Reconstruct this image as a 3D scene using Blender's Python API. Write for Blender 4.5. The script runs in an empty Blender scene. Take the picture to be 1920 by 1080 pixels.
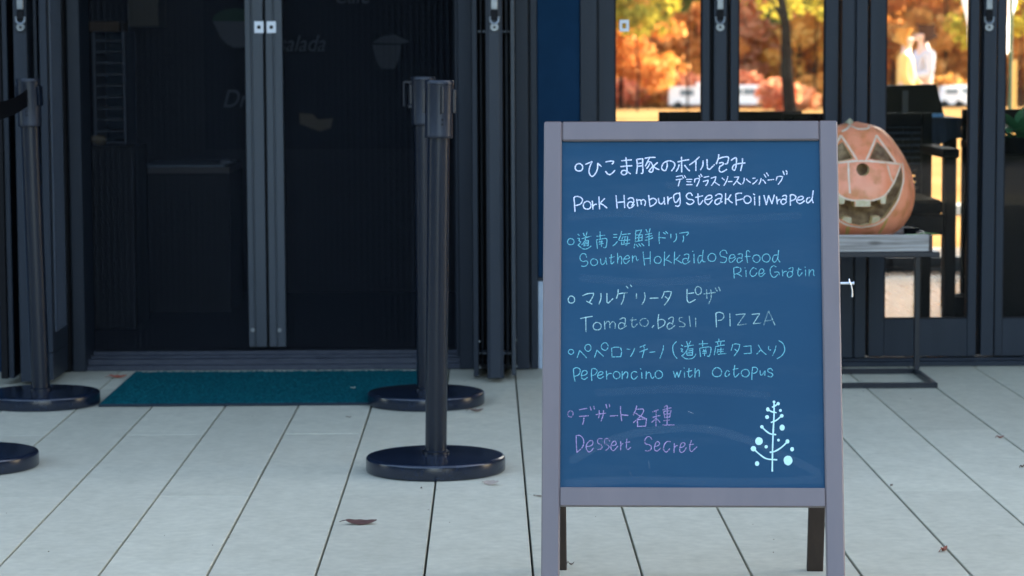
import bpy, bmesh, math, random
import numpy as np
from mathutils import Vector, Matrix, noise
random.seed(7)
rng = np.random.default_rng(7)
SC = bpy.context.scene
COL = SC.collection
R = math.radians

# ------------------------------------------------------------------ camera
FPX = 4800.0                                   # focal length in pixels of a 1920 wide picture (90 mm)
CAM_H = 1.0
PITCH, YAW, ROLL = math.atan(432/FPX), -0.0093, R(-0.28)
cam_d = bpy.data.cameras.new('camera'); cam = bpy.data.objects.new('camera', cam_d); COL.objects.link(cam)
CROT = Matrix.Rotation(YAW, 3, 'Z') @ Matrix.Rotation(math.pi/2-PITCH, 3, 'X') @ Matrix.Rotation(ROLL, 3, 'Z')
cam.location = (0, 0, CAM_H); cam.rotation_euler = CROT.to_euler()
cam_d.sensor_width = 36; cam_d.lens = 36*FPX/1920; cam_d.clip_start = .05; cam_d.clip_end = 3000
cam_d.dof.use_dof = True; cam_d.dof.focus_distance = 4.8; cam_d.dof.aperture_fstop = 8.3
SC.camera = cam
# ------------------------------------------------------------------ light
SUN_EL, SUN_AZ = R(25), R(50)                  # azimuth from +Y towards +X : behind the cafe, to the right
w = bpy.data.worlds.new('World'); SC.world = w; w.use_nodes = True
nt = w.node_tree; nt.nodes.clear()
sky = nt.nodes.new('ShaderNodeTexSky'); sky.sky_type = 'NISHITA'; sky.sun_disc = False
sky.sun_elevation = SUN_EL; sky.sun_rotation = SUN_AZ; sky.air_density = 1.0; sky.dust_density = 3.2; sky.ozone_density = .3
bg = nt.nodes.new('ShaderNodeBackground'); bg.inputs[1].default_value = 0.15
wo = nt.nodes.new('ShaderNodeOutputWorld')
nt.links.new(sky.outputs[0], bg.inputs[0]); nt.links.new(bg.outputs[0], wo.inputs[0])
sd = bpy.data.lights.new('sun', 'SUN'); sd.energy = 3.3; sd.angle = R(.5); sd.color = (1, .93, .82)
sun = bpy.data.objects.new('sun', sd); COL.objects.link(sun)
sdir = Vector((math.sin(SUN_AZ)*math.cos(SUN_EL), math.cos(SUN_AZ)*math.cos(SUN_EL), math.sin(SUN_EL)))
sun.rotation_euler = sdir.to_track_quat('Z', 'Y').to_euler(); sun.location = (20, 30, 30)
SC.view_settings.view_transform = 'Standard'; SC.view_settings.look = 'None'
SC.view_settings.exposure = 2.78; SC.view_settings.gamma = 1; SC.view_settings.use_curve_mapping = False
SC.cycles.use_denoising = True; SC.cycles.max_bounces = 10; SC.cycles.transparent_max_bounces = 24

# ------------------------------------------------------------------ helpers
def ray(x, y):
    return CROT @ Vector(((x-960)/FPX, (540-y)/FPX, -1))
def G(x, y, z=0.0):                            # point of height z seen at a picture position
    d = ray(x, y); t = (z-CAM_H)/d.z
    return Vector((d.x*t, d.y*t, z))
def P(x, y, Y):                                # point on the plane y=Y
    d = ray(x, y); t = Y/d.y
    return Vector((d.x*t, Y, CAM_H+d.z*t))
def X(x, Y, row=350): return P(x, row, Y).x
def Zr(y, Y, x=900): return P(x, y, Y).z

def new_mat(name):
    m = bpy.data.materials.new(name); m.use_nodes = True
    return m, m.node_tree, m.node_tree.nodes['Principled BSDF']
def noise_mix(nt, c1, c2, scale, detail=4, lo=.35, hi=.65, stretch=None, rough=.55, coord='Object'):
    tc = nt.nodes.new('ShaderNodeTexCoord'); n = nt.nodes.new('ShaderNodeTexNoise')
    n.inputs['Scale'].default_value = scale; n.inputs['Detail'].default_value = detail; n.inputs['Roughness'].default_value = rough
    src = tc.outputs[coord]
    if stretch:
        mp = nt.nodes.new('ShaderNodeMapping'); mp.inputs['Scale'].default_value = stretch
        nt.links.new(src, mp.inputs[0]); src = mp.outputs[0]
    nt.links.new(src, n.inputs['Vector'])
    r = nt.nodes.new('ShaderNodeValToRGB'); r.color_ramp.elements[0].position = lo; r.color_ramp.elements[1].position = hi
    r.color_ramp.elements[0].color = (*c1, 1); r.color_ramp.elements[1].color = (*c2, 1)
    nt.links.new(n.outputs['Fac'], r.inputs[0])
    return r.outputs[0], n
def bump(nt, bs, scale, strength, dist=.002, stretch=None, detail=6):
    tc = nt.nodes.new('ShaderNodeTexCoord'); n = nt.nodes.new('ShaderNodeTexNoise')
    n.inputs['Scale'].default_value = scale; n.inputs['Detail'].default_value = detail
    src = tc.outputs['Object']
    if stretch:
        mp = nt.nodes.new('ShaderNodeMapping'); mp.inputs['Scale'].default_value = stretch
        nt.links.new(src, mp.inputs[0]); src = mp.outputs[0]
    nt.links.new(src, n.inputs['Vector'])
    b = nt.nodes.new('ShaderNodeBump'); b.inputs['Strength'].default_value = strength; b.inputs['Distance'].default_value = dist
    nt.links.new(n.outputs['Fac'], b.inputs['Height']); nt.links.new(b.outputs[0], bs.inputs['Normal'])
def mk(name, c, rough=.5, c2=None, scale=8, metal=0, bmp=None, spec=.5, stretch=None, lo=.35, hi=.65, coat=0, varr=0):
    m, nt, bs = new_mat(name)
    bs.inputs['Base Color'].default_value = (*c, 1)
    if c2:
        out, n = noise_mix(nt, c, c2, scale, stretch=stretch, lo=lo, hi=hi)
        nt.links.new(out, bs.inputs['Base Color'])
        if varr:
            mr = nt.nodes.new('ShaderNodeMapRange'); mr.inputs[3].default_value = rough-varr; mr.inputs[4].default_value = rough+varr
            nt.links.new(n.outputs['Fac'], mr.inputs[0]); nt.links.new(mr.outputs[0], bs.inputs['Roughness'])
    bs.inputs['Roughness'].default_value = rough; bs.inputs['Metallic'].default_value = metal
    bs.inputs['Specular IOR Level'].default_value = spec
    if coat: bs.inputs['Coat Weight'].default_value = coat; bs.inputs['Coat Roughness'].default_value = .2
    if bmp: bump(nt, bs, *bmp)
    return m

def wm(o):
    m = o.matrix_basis.copy()
    return wm(o.parent) @ m if o.parent else m
class MB:
    def __init__(s): s.v = []; s.f = []; s.mi = []; s.cur = 0; s.marks = []
    def add(s, vs, fs):
        b = len(s.v); s.marks.append((b, len(s.f))); s.v += [tuple(v) for v in vs]; s.f += [tuple(i+b for i in f) for f in fs]; s.mi += [s.cur]*len(fs); return s
    def box(s, x0, x1, y0, y1, z0, z1, bev=0.0, M=None):
        if bev > 0:
            bm = bmesh.new(); bmesh.ops.create_cube(bm, size=1)
            for v in bm.verts: v.co = Vector(((x0+x1)/2+v.co.x*(x1-x0), (y0+y1)/2+v.co.y*(y1-y0), (z0+z1)/2+v.co.z*(z1-z0)))
            bmesh.ops.bevel(bm, geom=bm.edges[:], offset=bev, segments=1, affect='EDGES')
            vs = [v.co.copy() for v in bm.verts]; bm.verts.index_update(); fs = [[v.index for v in f.verts] for f in bm.faces]; bm.free()
        else:
            vs = [Vector(p) for p in ((x0,y0,z0),(x1,y0,z0),(x1,y1,z0),(x0,y1,z0),(x0,y0,z1),(x1,y0,z1),(x1,y1,z1),(x0,y1,z1))]
            fs = [(0,3,2,1),(4,5,6,7),(0,1,5,4),(1,2,6,5),(2,3,7,6),(3,0,4,7)]
        if M: vs = [M @ v for v in vs]
        return s.add(vs, fs)
    def bar(s, a, b, wx, wy, up=Vector((0,0,1)), bev=0.0):       # square bar from a to b
        a, b = Vector(a), Vector(b); d = (b-a); L = d.length; d.normalize()
        if abs(d.dot(up)) > .99: up = Vector((0,1,0))
        sx = d.cross(up).normalized(); sy = sx.cross(d).normalized()
        M = Matrix((( sx.x, sy.x, d.x, a.x),(sx.y, sy.y, d.y, a.y),(sx.z, sy.z, d.z, a.z),(0,0,0,1)))
        return s.box(-wx/2, wx/2, -wy/2, wy/2, 0, L, bev, M)
    def tube(s, pts, rad, n=16, caps=True):
        pts = [Vector(p) for p in pts]; rad = rad if isinstance(rad, (list, tuple)) else [rad]*len(pts)
        vs = []; fs = []; ref = None
        for i, p in enumerate(pts):
            d = (pts[min(i+1, len(pts)-1)]-pts[max(i-1, 0)]).normalized()
            if ref is None: ref = Vector((0,0,1)) if abs(d.z) < .9 else Vector((0,1,0))
            a = d.cross(ref).normalized(); b = a.cross(d).normalized(); ref = b if abs(d.dot(b)) < .9 else ref
            for k in range(n):
                t = 2*math.pi*k/n; vs.append(p+(a*math.cos(t)+b*math.sin(t))*rad[i])
        for i in range(len(pts)-1):
            for k in range(n): fs.append((i*n+k, i*n+(k+1)%n, (i+1)*n+(k+1)%n, (i+1)*n+k))
        if caps: fs.append(tuple(range(n))[::-1]); fs.append(tuple(range((len(pts)-1)*n, len(pts)*n)))
        return s.add(vs, fs)
    def lathe(s, prof, c=(0,0,0), n=48, M=None, sx=1, sy=1):     # prof: (r,z) bottom to top
        vs = []; fs = []
        for r, z in prof:
            for k in range(n):
                t = 2*math.pi*k/n; p = Vector((c[0]+r*math.cos(t)*sx, c[1]+r*math.sin(t)*sy, c[2]+z)); vs.append(M @ p if M else p)
        for i in range(len(prof)-1):
            for k in range(n): fs.append((i*n+k, i*n+(k+1)%n, (i+1)*n+(k+1)%n, (i+1)*n+k))
        fs.append(tuple(range(n))[::-1]); fs.append(tuple(range((len(prof)-1)*n, len(prof)*n)))
        return s.add(vs, fs)
    def build(s, name, mats, parent=None, smooth=False, xf=None, each=False):
        if each:                                # every piece an object of its own
            out = []; mk_ = s.marks+[(len(s.v), len(s.f))]
            for (a, fa), (b, fb) in zip(mk_[:-1], mk_[1:]):
                q = MB(); q.v = s.v[a:b]; q.f = [tuple(i-a for i in f) for f in s.f[fa:fb]]; q.mi = s.mi[fa:fb]
                out.append(q.build(name, mats, parent, smooth, xf))
            return out
        me = bpy.data.meshes.new(name)
        vs = s.v
        if xf is not None: vs = [xf @ Vector(v) for v in vs]
        if parent is not None:
            inv = wm(parent).inverted(); vs = [inv @ Vector(v) for v in vs]
        me.from_pydata([tuple(v) for v in vs], [], s.f)
        mats = mats if isinstance(mats, (list, tuple)) else [mats]
        for m in mats: me.materials.append(m)
        if len(mats) > 1: me.polygons.foreach_set('material_index', s.mi)
        me.update()
        if smooth: me.polygons.foreach_set('use_smooth', [True]*len(me.polygons)); 
        o = bpy.data.objects.new(name, me); COL.objects.link(o)
        if parent is not None: o.parent = parent
        if smooth == 'auto':
            me.set_sharp_from_angle(angle=R(35))
        return o
def tag(o, label=None, cat=None, group=None, kind=None):
    if label: o['label'] = label
    if cat: o['category'] = cat
    if group: o['group'] = group
    if kind: o['kind'] = kind
    return o
def empty(name, loc, label=None, cat=None, group=None, kind=None, rz=0):
    o = bpy.data.objects.new(name, None); COL.objects.link(o); o.location = loc; o.rotation_euler = (0, 0, rz); o.empty_display_size = .1
    return tag(o, label, cat, group, kind)
def copy_tree(o, parent=None, subs=()):
    c = o.copy(); COL.objects.link(c); c.parent = parent
    for ch in [q for q in list(COL.objects) if q.parent == o]: copy_tree(ch, c)
    return c
def catmull(pts, n=6):
    if len(pts) < 3: return pts
    p = [Vector(q) for q in pts]; closed = (p[0]-p[-1]).length < 1e-9; out = []
    for i in range(len(p)-1):
        p0 = p[i-1] if i else (p[-2] if closed else 2*p[0]-p[1]); p1 = p[i]; p2 = p[i+1]
        p3 = p[i+2] if i+2 < len(p) else (p[1] if closed else 2*p[-1]-p[-2])
        for k in range(n):
            t = k/n; out.append(.5*((2*p1)+(p2-p0)*t+(2*p0-5*p1+4*p2-p3)*t*t+(3*p1-p0-3*p2+p3)*t**3))
    out.append(p[-1]); return out

# ------------------------------------------------------------------ materials
M = {}
M['alu'] = mk('dark_grey_aluminium', (.021,.027,.036), .42, (.028,.035,.046), 3, .2, spec=.22, stretch=(6,6,.4), varr=.06)
M['alu_lt'] = mk('grey_aluminium', (.050,.060,.071), .40, (.063,.074,.086), 3, .2, spec=.3, stretch=(6,6,.4), varr=.06)
M['alu_md'] = mk('mid_grey_aluminium', (.028,.035,.045), .4, (.036,.044,.055), 3, .2, spec=.25, stretch=(6,6,.4), varr=.06)
M['alu_dk'] = mk('black_gasket', (.004,.004,.005), .6, spec=.2)
M['sill'] = mk('sill_aluminium', (.030,.037,.055), .4, (.055,.062,.08), 30, .3, stretch=(1,6,6), varr=.1)
M['silver'] = mk('brushed_silver', (.20,.22,.235), .35, (.26,.28,.29), 40, .7)
M['chrome'] = mk('bright_steel', (.60,.62,.65), .3, metal=1)
M['navy'] = mk('navy_render', (.006,.031,.070), .9, (.0075,.036,.080), 14, bmp=(350,.5,.002), spec=.15)
M['plinth'] = mk('pale_plinth', (.42,.50,.58), .7, (.5,.57,.63), 12)
M['black_powder'] = mk('black_powder_coat', (.003,.006,.013), .30, (.005,.009,.017), 120, spec=.5, bmp=(900,.15,.0005))
M['base_powder'] = mk('black_cast_base', (.005,.009,.018), .22, (.009,.015,.030), 90, spec=.6)
M['grey_powder'] = mk('charcoal_plastic', (.007,.010,.017), .36, (.010,.013,.021), 60, spec=.4)
M['black'] = mk('matt_black', (.002,.0022,.003), .7, spec=.06)
M['wicker'] = mk('black_wicker', (.003,.0025,.0025), .7, spec=.08)
M['belt'] = mk('black_webbing', (.0025,.0025,.004), .9, spec=.1, bmp=(700,.5,.001))
M['white_plastic'] = mk('white_plastic', (.8,.82,.84), .4)
M['frame_wood'] = mk('mauve_brown_paint', (.152,.122,.120), .42, (.172,.136,.132), 5, bmp=(60,.12,.001,(1,1,.08)), stretch=(3,3,.4), varr=.05)
M['dark_wood'] = mk('dark_brown_wood', (.036,.021,.014), .5, (.048,.029,.019), 20, stretch=(3,3,.2), bmp=(80,.2,.001,(1,1,.08)))
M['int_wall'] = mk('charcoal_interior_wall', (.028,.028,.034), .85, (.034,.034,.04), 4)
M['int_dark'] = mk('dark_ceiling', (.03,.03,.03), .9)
M['int_floor'] = mk('tan_wood_floor', (.33,.22,.14), .20, (.40,.27,.17), 6, stretch=(8,.6,1), varr=.05, spec=.14)
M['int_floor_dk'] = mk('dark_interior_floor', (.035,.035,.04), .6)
M['concrete'] = mk('grey_ground', (.30,.30,.28), .85, (.36,.36,.34), 3)
M['joint'] = mk('dark_joint_bed', (.012,.012,.012), .95)
M['roof'] = mk('roof_sheet', (.10,.11,.12), .6)
M['cream'] = mk('pale_wall', (.5,.5,.48), .8, (.56,.56,.54), 4)
# fibre cement terrace boards
def slab_mat():
    m, nt, bs = new_mat('fibre_cement_board')
    base, _ = noise_mix(nt, (.475,.445,.33), (.545,.512,.385), 5, 8, .3, .7, coord='Generated', stretch=(.6,3,1))
    tc = nt.nodes.new('ShaderNodeTexCoord'); geo = nt.nodes.new('ShaderNodeNewGeometry')
    n2 = nt.nodes.new('ShaderNodeTexNoise'); n2.inputs['Scale'].default_value = 42; n2.inputs['Detail'].default_value = 5; nt.links.new(geo.outputs['Position'], n2.inputs['Vector'])
    r2 = nt.nodes.new('ShaderNodeValToRGB'); r2.color_ramp.elements[0].position = .25; r2.color_ramp.elements[1].position = .75
    r2.color_ramp.elements[0].color = (.90,.90,.90,1); r2.color_ramp.elements[1].color = (1.06,1.06,1.06,1); nt.links.new(n2.outputs['Fac'], r2.inputs[0])
    n3 = nt.nodes.new('ShaderNodeTexNoise'); n3.inputs['Scale'].default_value = 9; n3.inputs['Detail'].default_value = 8; n3.inputs['Roughness'].default_value = .75
    mp = nt.nodes.new('ShaderNodeMapping'); mp.inputs['Scale'].default_value = (1,2.2,1); nt.links.new(geo.outputs['Position'], mp.inputs[0]); nt.links.new(mp.outputs[0], n3.inputs['Vector'])
    r3 = nt.nodes.new('ShaderNodeValToRGB'); r3.color_ramp.elements[0].position = .33; r3.color_ramp.elements[1].position = .44
    r3.color_ramp.elements[0].color = (.91,.91,.90,1); r3.color_ramp.elements[1].color = (1,1,1,1); nt.links.new(n3.outputs['Fac'], r3.inputs[0])
    oi = nt.nodes.new('ShaderNodeObjectInfo'); mr = nt.nodes.new('ShaderNodeMapRange'); mr.inputs[3].default_value = .92; mr.inputs[4].default_value = 1.05
    nt.links.new(oi.outputs['Random'], mr.inputs[0])
    def mul(a, b):
        x = nt.nodes.new('ShaderNodeMix'); x.data_type = 'RGBA'; x.blend_type = 'MULTIPLY'; x.inputs[0].default_value = 1
        nt.links.new(a, x.inputs[6]); nt.links.new(b, x.inputs[7]); return x.outputs[2]
    c = mul(mul(mul(base, r2.outputs[0]), r3.outputs[0]), mr.outputs[0])
    nt.links.new(c, bs.inputs['Base Color']); bs.inputs['Roughness'].default_value = .72; bs.inputs['Specular IOR Level'].default_value = .35
    bump(nt, bs, 160, .12, .001)
    return m
M['slab'] = slab_mat()
def glass_mat(name, tint=(1,1,1), refl=(1,1,1)):
    m = bpy.data.materials.new(name); m.use_nodes = True; nt = m.node_tree; nt.nodes.clear()
    o = nt.nodes.new('ShaderNodeOutputMaterial'); t = nt.nodes.new('ShaderNodeBsdfTransparent'); g = nt.nodes.new('ShaderNodeBsdfGlossy')
    t.inputs[0].default_value = (*tint, 1); g.inputs['Roughness'].default_value = .01; g.inputs['Color'].default_value = (*refl, 1)
    f = nt.nodes.new('ShaderNodeFresnel'); f.inputs[0].default_value = 1.18; x = nt.nodes.new('ShaderNodeMixShader')
    nt.links.new(f.outputs[0], x.inputs[0]); nt.links.new(t.outputs[0], x.inputs[1]); nt.links.new(g.outputs[0], x.inputs[2]); nt.links.new(x.outputs[0], o.inputs[0])
    return m
M['glass'] = glass_mat('window_glass', (.97,.98,.97))
def screen_mat():
    m = bpy.data.materials.new('pleated_mesh'); m.use_nodes = True; nt = m.node_tree; nt.nodes.clear()
    o = nt.nodes.new('ShaderNodeOutputMaterial'); t = nt.nodes.new('ShaderNodeBsdfTransparent'); d = nt.nodes.new('ShaderNodeBsdfPrincipled')
    d.inputs['Base Color'].default_value = (.022,.027,.036,1); d.inputs['Roughness'].default_value = .7; d.inputs['Specular IOR Level'].default_value = .2
    x = nt.nodes.new('ShaderNodeMixShader'); x.inputs[0].default_value = .5
    nt.links.new(t.outputs[0], x.inputs[1]); nt.links.new(d.outputs[0], x.inputs[2]); nt.links.new(x.outputs[0], o.inputs[0])
    return m
M['mesh'] = screen_mat()

# ------------------------------------------------------------------ the ground and terrace
YF = G(915, 692).y                              # the facade's foot
tag(MB().box(-60, 60, -70, YF+5.6, -.30, -.060).build('ground', mk('dark_grass', (.02,.035,.018), .9, (.035,.05,.025), 2)), kind='structure')
terr = empty('terrace', (0, YF-4, 0), kind='structure')
MB().box(-4.2, 4.4, -2.0, YF+.03, -.055, -.026).build('terrace_bed', M['joint'], terr)
PW = 0.2115*1.0
xj = G(1000, 1080).x                            # one long joint
YJ = G(380, 930).y; YK = G(335, 815).y; PL = 2*(YK-YJ)
slab = None; k0 = math.floor((-4.1-xj)/PW); k1 = math.ceil((4.3-xj)/PW)
def slab_mesh(L):
    return MB().box(-PW/2+.0024, PW/2-.0024, 0, L-.0012, -.025, 0, .0010)
smesh = slab_mesh(PL).build('paving_slab', M['slab'], terr); proto = smesh.data; bpy.data.objects.remove(smesh)
me2 = bpy.data.meshes.new('m')
def add_slab(me, x, y):
    o = bpy.data.objects.new('paving_slab', me); COL.objects.link(o); o.parent = terr
    o.location = wm(terr).inverted() @ Vector((x, y, random.uniform(-.0006,.0006))); return o
# the prototype mesh was built relative to the terrace; shift it to its own origin
for v in proto.vertices: v.co = v.co + wm(terr).translation
cut_cache = {}
for k in range(k0, k1):
    xc = xj+PW*(k+.5); ys = (YJ if k % 2 == 0 else YK) - 6*PL
    while ys < YF+.02:
        a, b = max(ys, -2.0), min(ys+PL, YF+.02)
        if b-a > .05:
            if abs((b-a)-PL) < 1e-6: add_slab(proto, xc, a)
            else:
                key = round(b-a, 3)
                if key not in cut_cache:
                    q = slab_mesh(b-a).build('paving_slab', M['slab']); cut_cache[key] = q.data; bpy.data.objects.remove(q)
                add_slab(cut_cache[key], xc, a)
        ys += PL
# apron beyond the boards, same level
ap = MB(); ap.box(-18, -4.21, -2.2, YF+.03, -.055, -.001); ap.box(4.41, 22, -2.2, YF+.03, -.055, -.001); ap.box(-4.21, 4.41, -2.2, -2.01, -.055, -.001)
tag(ap.build('pavement', M['concrete']), kind='structure')

# ------------------------------------------------------------------ the cafe building
cafe = empty('cafe_building', (0, YF+.1, 0), 'dark blue and charcoal cafe with folding glass doors behind the menu board', 'building')
YB = YF+.16                                     # plane of the glazing
YR = YF+3.55                                    # rear glazing of the dining room
xa, xb = X(1008, YF), X(1088, YF)               # navy pier
zp = Zr(520, YF, 1015)
HD = 2.45
MB().box(xa, xb, YF, YF+.25, zp, HD, .002).build('wall', M['navy'], cafe)
MB().box(xa+.001, xb-.001, YF-.004, YF+.24, 0.001, zp-.012).build('plinth', M['plinth'], cafe)
MB().box(xa, xb, YF-.006, YF+.24, zp-.012, zp-.001).build('ledge', M['alu'], cafe)
# wall above, roof, side walls; unseen height raised to shade the terrace
MB().box(-9, 14, YF+.02, YF+.25, HD+.001, 9.5).build('upper_wall', M['navy'], cafe)
MB().box(-9, 14, YR-.0, YR+.2, HD+.2, 9.5).build('rear_upper_wall', M['cream'], cafe)
MB().box(-9.3, 14.3, YF-.35, YR+.5, 9.505, 9.75).build('roof', M['roof'], cafe)
MB().box(-9, -8.8, YF+.25, YR, 0, 9.5).build('side_wall', M['navy'], cafe)
MB().box(13.8, 14, YF+.25, YR, 0, 9.5).build('side_wall', M['navy'], cafe)
MB().box(-8.8, 13.8, YF+.25, YR, HD+.01, HD+.2).build('ceiling', M['int_dark'], cafe)
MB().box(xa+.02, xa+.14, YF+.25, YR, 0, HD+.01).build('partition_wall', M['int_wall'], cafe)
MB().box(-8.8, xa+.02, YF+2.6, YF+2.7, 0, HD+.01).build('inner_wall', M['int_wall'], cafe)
MB().box(4.5, 9, YR+.21, YR+3.3, 0, 3.5, .01).build('rear_sun_block', M['cream'], cafe)  # unseen block added outside to keep sun off the dining room floor
MB().box(-8.8, xa+.02, YR+.0, YR+.2, 0, HD+.2).build('rear_wall', M['cream'], cafe)
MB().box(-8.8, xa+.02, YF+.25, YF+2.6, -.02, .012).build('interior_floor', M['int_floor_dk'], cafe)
MB().box(xa+.14, 13.8, YF+.25, YR+.02, -.02, .013).build('interior_floor', M['int_floor'], cafe)
MB().box(-8.8, X(-6, YF), YF, YF+.25, 0, HD).build('wall', M['navy'], cafe)
# sill of the left doors : stepped rails
s = MB(); xl, xr = X(128, YF), X(1007, YF)
for y0, y1, z1 in ((0,.035,.018),(.036,.055,.034),(.056,.09,.026),(.091,.105,.040),(.106,.15,.032),(.151,.165,.047),(.166,.245,.040)):
    s.box(xl, xr, YF+y0, YF+y1, .0005, z1, .0015)
s.build('sill_rail', M['sill'], cafe, each=True)

def vbar(mb, x0, x1, y, depth, z0, z1=HD, bev=.0015, row=350):
    mb.box(X(x0, y, row), X(x1, y, row), y, y+depth, z0, z1, bev)
def flush_handle(parent, xpx, Y, ytop_px=18):
    xc = X(xpx, Y, 60); u = Y/FPX
    z = lambda p: Zr(p, Y, xpx)
    h = MB(); h.box(xc-6.2*u, xc+6.2*u, Y-.009, Y, z(18), z(-170), .002)
    o = h.build('handle', M['silver'], parent)
    MB().box(xc-6.5*u, xc+6.5*u, Y-.007, Y, z(37), z(20), .002).build('latch', M['alu_dk'], parent)
    c = MB()
    pts = [Vector((xc-8.3*u, Y-.004, z(31))), Vector((xc-7.8*u, Y-.004, z(40))), Vector((xc-4*u, Y-.004, z(44))), Vector((xc, Y-.004, z(45))), Vector((xc+4*u, Y-.004, z(44))), Vector((xc+7.8*u, Y-.004, z(40))), Vector((xc+8.3*u, Y-.004, z(31)))]
    c.tube(pts, 2.4*u, 8)
    c.lathe([(0.001,-.004),(8.6*u,-.004),(8.8*u,0),(7.5*u,.004),(0.001,.004)], n=24, M=Matrix.Translation((xc, Y-.003, z(51))) @ Matrix.Rotation(math.pi/2, 4, 'X') @ Matrix.Scale(.95, 4, (0,1,0)))
    c.build('handle_bracket', M['silver'], parent, smooth='auto')
    MB().tube([(xc, Y-.0105, z(51)), (xc, Y-.007, z(51))], 2.2*u, 10).build('screw', M['alu_dk'], parent)

tag(MB().box(-4, 12, -7.5, -2.21, -.05, -.002).build('added_paving', M['concrete']), kind='structure')  # unseen paving added behind the camera for a bright streak in the poles
MB().box(-9, 14, YF-1.75, YF+.019, 2.62, 2.80, .01).build('canopy', M['alu'], cafe)
# --- right jamb and folded stack of the left doors
mb = MB(); vbar(mb, 860, 886, YF-.01, .2, .002); vbar(mb, 854, 860, YF+.05, .14, .002); mb.build('door_jamb', M['alu'], cafe, each=True)
YL = G(930, 711, .012).y; YS = G(890, 706, .010).y
def folded_leaf(x0, x1, y, z0, name='folding_door', mat='alu', extra=()):
    mb = MB(); vbar(mb, x0, x1, y, YF-y-.012, z0)
    return mb.build(name, M[mat], cafe)
lf = folded_leaf(912, 943, YL, .014); tag(lf, 'folded glass door leaf with a silver handle right of the doorway')
mb = MB(); vbar(mb, 917, 938, YL-.006, .006, .016); mb.build('cover_strip', M['alu_md'], lf)
flush_handle(lf, 927, YL-.006)
for x0, x1, dy, z0, m_, nm in ((886,896,0,.010,'alu','folding_door'),(901,905,.07,.03,'alu','folding_door'),(948,954,.07,.03,'alu','folding_door'),(958,966,.0,.012,'alu_lt','folding_door')):
    o = folded_leaf(x0, x1, YS+dy, z0, nm, m_)
mb = MB(); vbar(mb, 893, 914, YF-.13, .02, .05, HD); vbar(mb, 941, 960, YF-.13, .02, .05, HD); mb.build('gasket', M['alu_dk'], cafe, each=True)
hg = MB()
for xx in (898.5, 908, 946, 956):
    for row in (59, 662): 
        q = P(xx, row, YS+.02); hg.box(q.x-.0065, q.x+.0065, YS+.015, YS+.06, q.z-.004, q.z+.004, .001)
hg.build('hinge', M['alu_lt'], cafe, each=True)
sw = MB()
for xx, row in ((899,640),(900,689),(968,638),(969,687)):
    q = P(xx, row, YS-.004); sw.tube([(q.x,YS-.0055,q.z),(q.x,YS+.002,q.z)], .0028, 10)
sw.build('screw', M['silver'], cafe, each=True)
mb = MB(); vbar(mb, 967, 991, YF-.03, .2, .002); vbar(mb, 991, 995, YF+.01, .15, .002); vbar(mb, 995, 1007.5, YF-.02, .2, .002); mb.build('door_jamb', M['alu'], cafe, each=True)

# --- left folded stack
lf2 = folded_leaf(31, 56, YL, .012); tag(lf2, 'folded glass door leaf with a silver handle at the left edge')
flush_handle(lf2, 39, YL-.004)
for x0, x1, dy, z0, m_ in ((-6,7,.02,.02,'alu_dk'),(9,19,.03,.02,'alu'),(60,66,.08,.03,'alu'),(68,75,.05,.03,'alu')):
    folded_leaf(x0, x1, YL+dy, z0, mat=m_)
sl = MB(); YS2 = YL+.02
xs0, xs1 = X(79, YS2), X(93, YS2)
sl.box(xs0, xs1, YS2, YF-.06, .10, HD, .0015); sl.box(xs0, xs1, YS2, YF-.06, .014, .098, .0015)
o = sl.build('folding_door', M['alu'], cafe); tag(o, 'folded door leaf seen side on beside the door post')
MB().box(xs1, xs1+.004, YS2+.05, YF-.09, .16, HD-.1).build('glass_pane', mk('folded_glass', (.10,.12,.15), .12, spec=.8), o)
mb = MB(); vbar(mb, 126, 131, YF+.01, .15, .002); vbar(mb, 131, 154, YF-.02, .2, .002); vbar(mb, 154, 160, YF+.05, .14, .002); mb.build('door_jamb', M['alu'], cafe, each=True)
mb = MB(); vbar(mb, 96, 126, YF-.03, .03, .002); mb.build('gasket', M['alu_dk'], cafe, each=True)

# --- pleated screens with their meeting stiles
def screen(x0, x1, Y, label):
    a, b = X(x0, Y), X(x1, Y); n = int((b-a)/.0098); mb = MB(); vs = []; fs = []
    for i in range(n+1):
        x = a+(b-a)*i/n; y = Y + (.0 if i % 2 else .014)
        vs += [(x, y, .05), (x, y, HD)]
    for i in range(n): fs.append((2*i, 2*i+2, 2*i+3, 2*i+1))
    mb.add(vs, fs); o = mb.build('pleated_screen', M['mesh'], cafe); o['label'] = label; return o
s1 = screen(159, 466, YB+.02, 'black pleated insect screen left of the centre stile')
s2 = screen(532, 860, YB+.02, 'black pleated insect screen right of the centre stile')
zs = Zr(650, YB, 500)
for par, x0, x1, hx, g0, g1 in ((s1, 463, 497, 485.5, 474, 477), (s2, 501.5, 533, 508.8, 515, 518)):
    st = MB(); r = 325
    a, b = X(x0, YB, r), X(x1, YB, r); t1, t2 = X(g0, YB, r), X(g1, YB, r)
    st.box(a, t1, YB-.01, YB+.03, zs, HD, .0015); st.box(t1+.0005, t2-.0005, YB-.006, YB+.03, zs, HD); st.box(t2, b, YB-.012, YB+.03, zs, HD, .0015)
    so = st.build('stile', M['alu_lt'], par)
    u = YB/FPX; q = P(hx, 51, YB-.013)
    k = MB(); k.box(q.x-8.7*u, q.x+8.7*u, YB-.016, YB-.011, q.z-11*u, q.z+11*u, .0012); k.build('finger_pull', M['white_plastic'], par)
    MB().tube([(q.x, YB-.0175, q.z), (q.x, YB-.0145, q.z)], 3.6*u, 12).build('keyhole', M['alu_dk'], par)
    q = P((x0+x1)/2-(6 if par is s1 else -7), 619, YB-.013)
    MB().tube([(q.x, YB-.015, q.z), (q.x, YB-.011, q.z)], 4*u, 10).build('screw', M['silver'], par)
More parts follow.
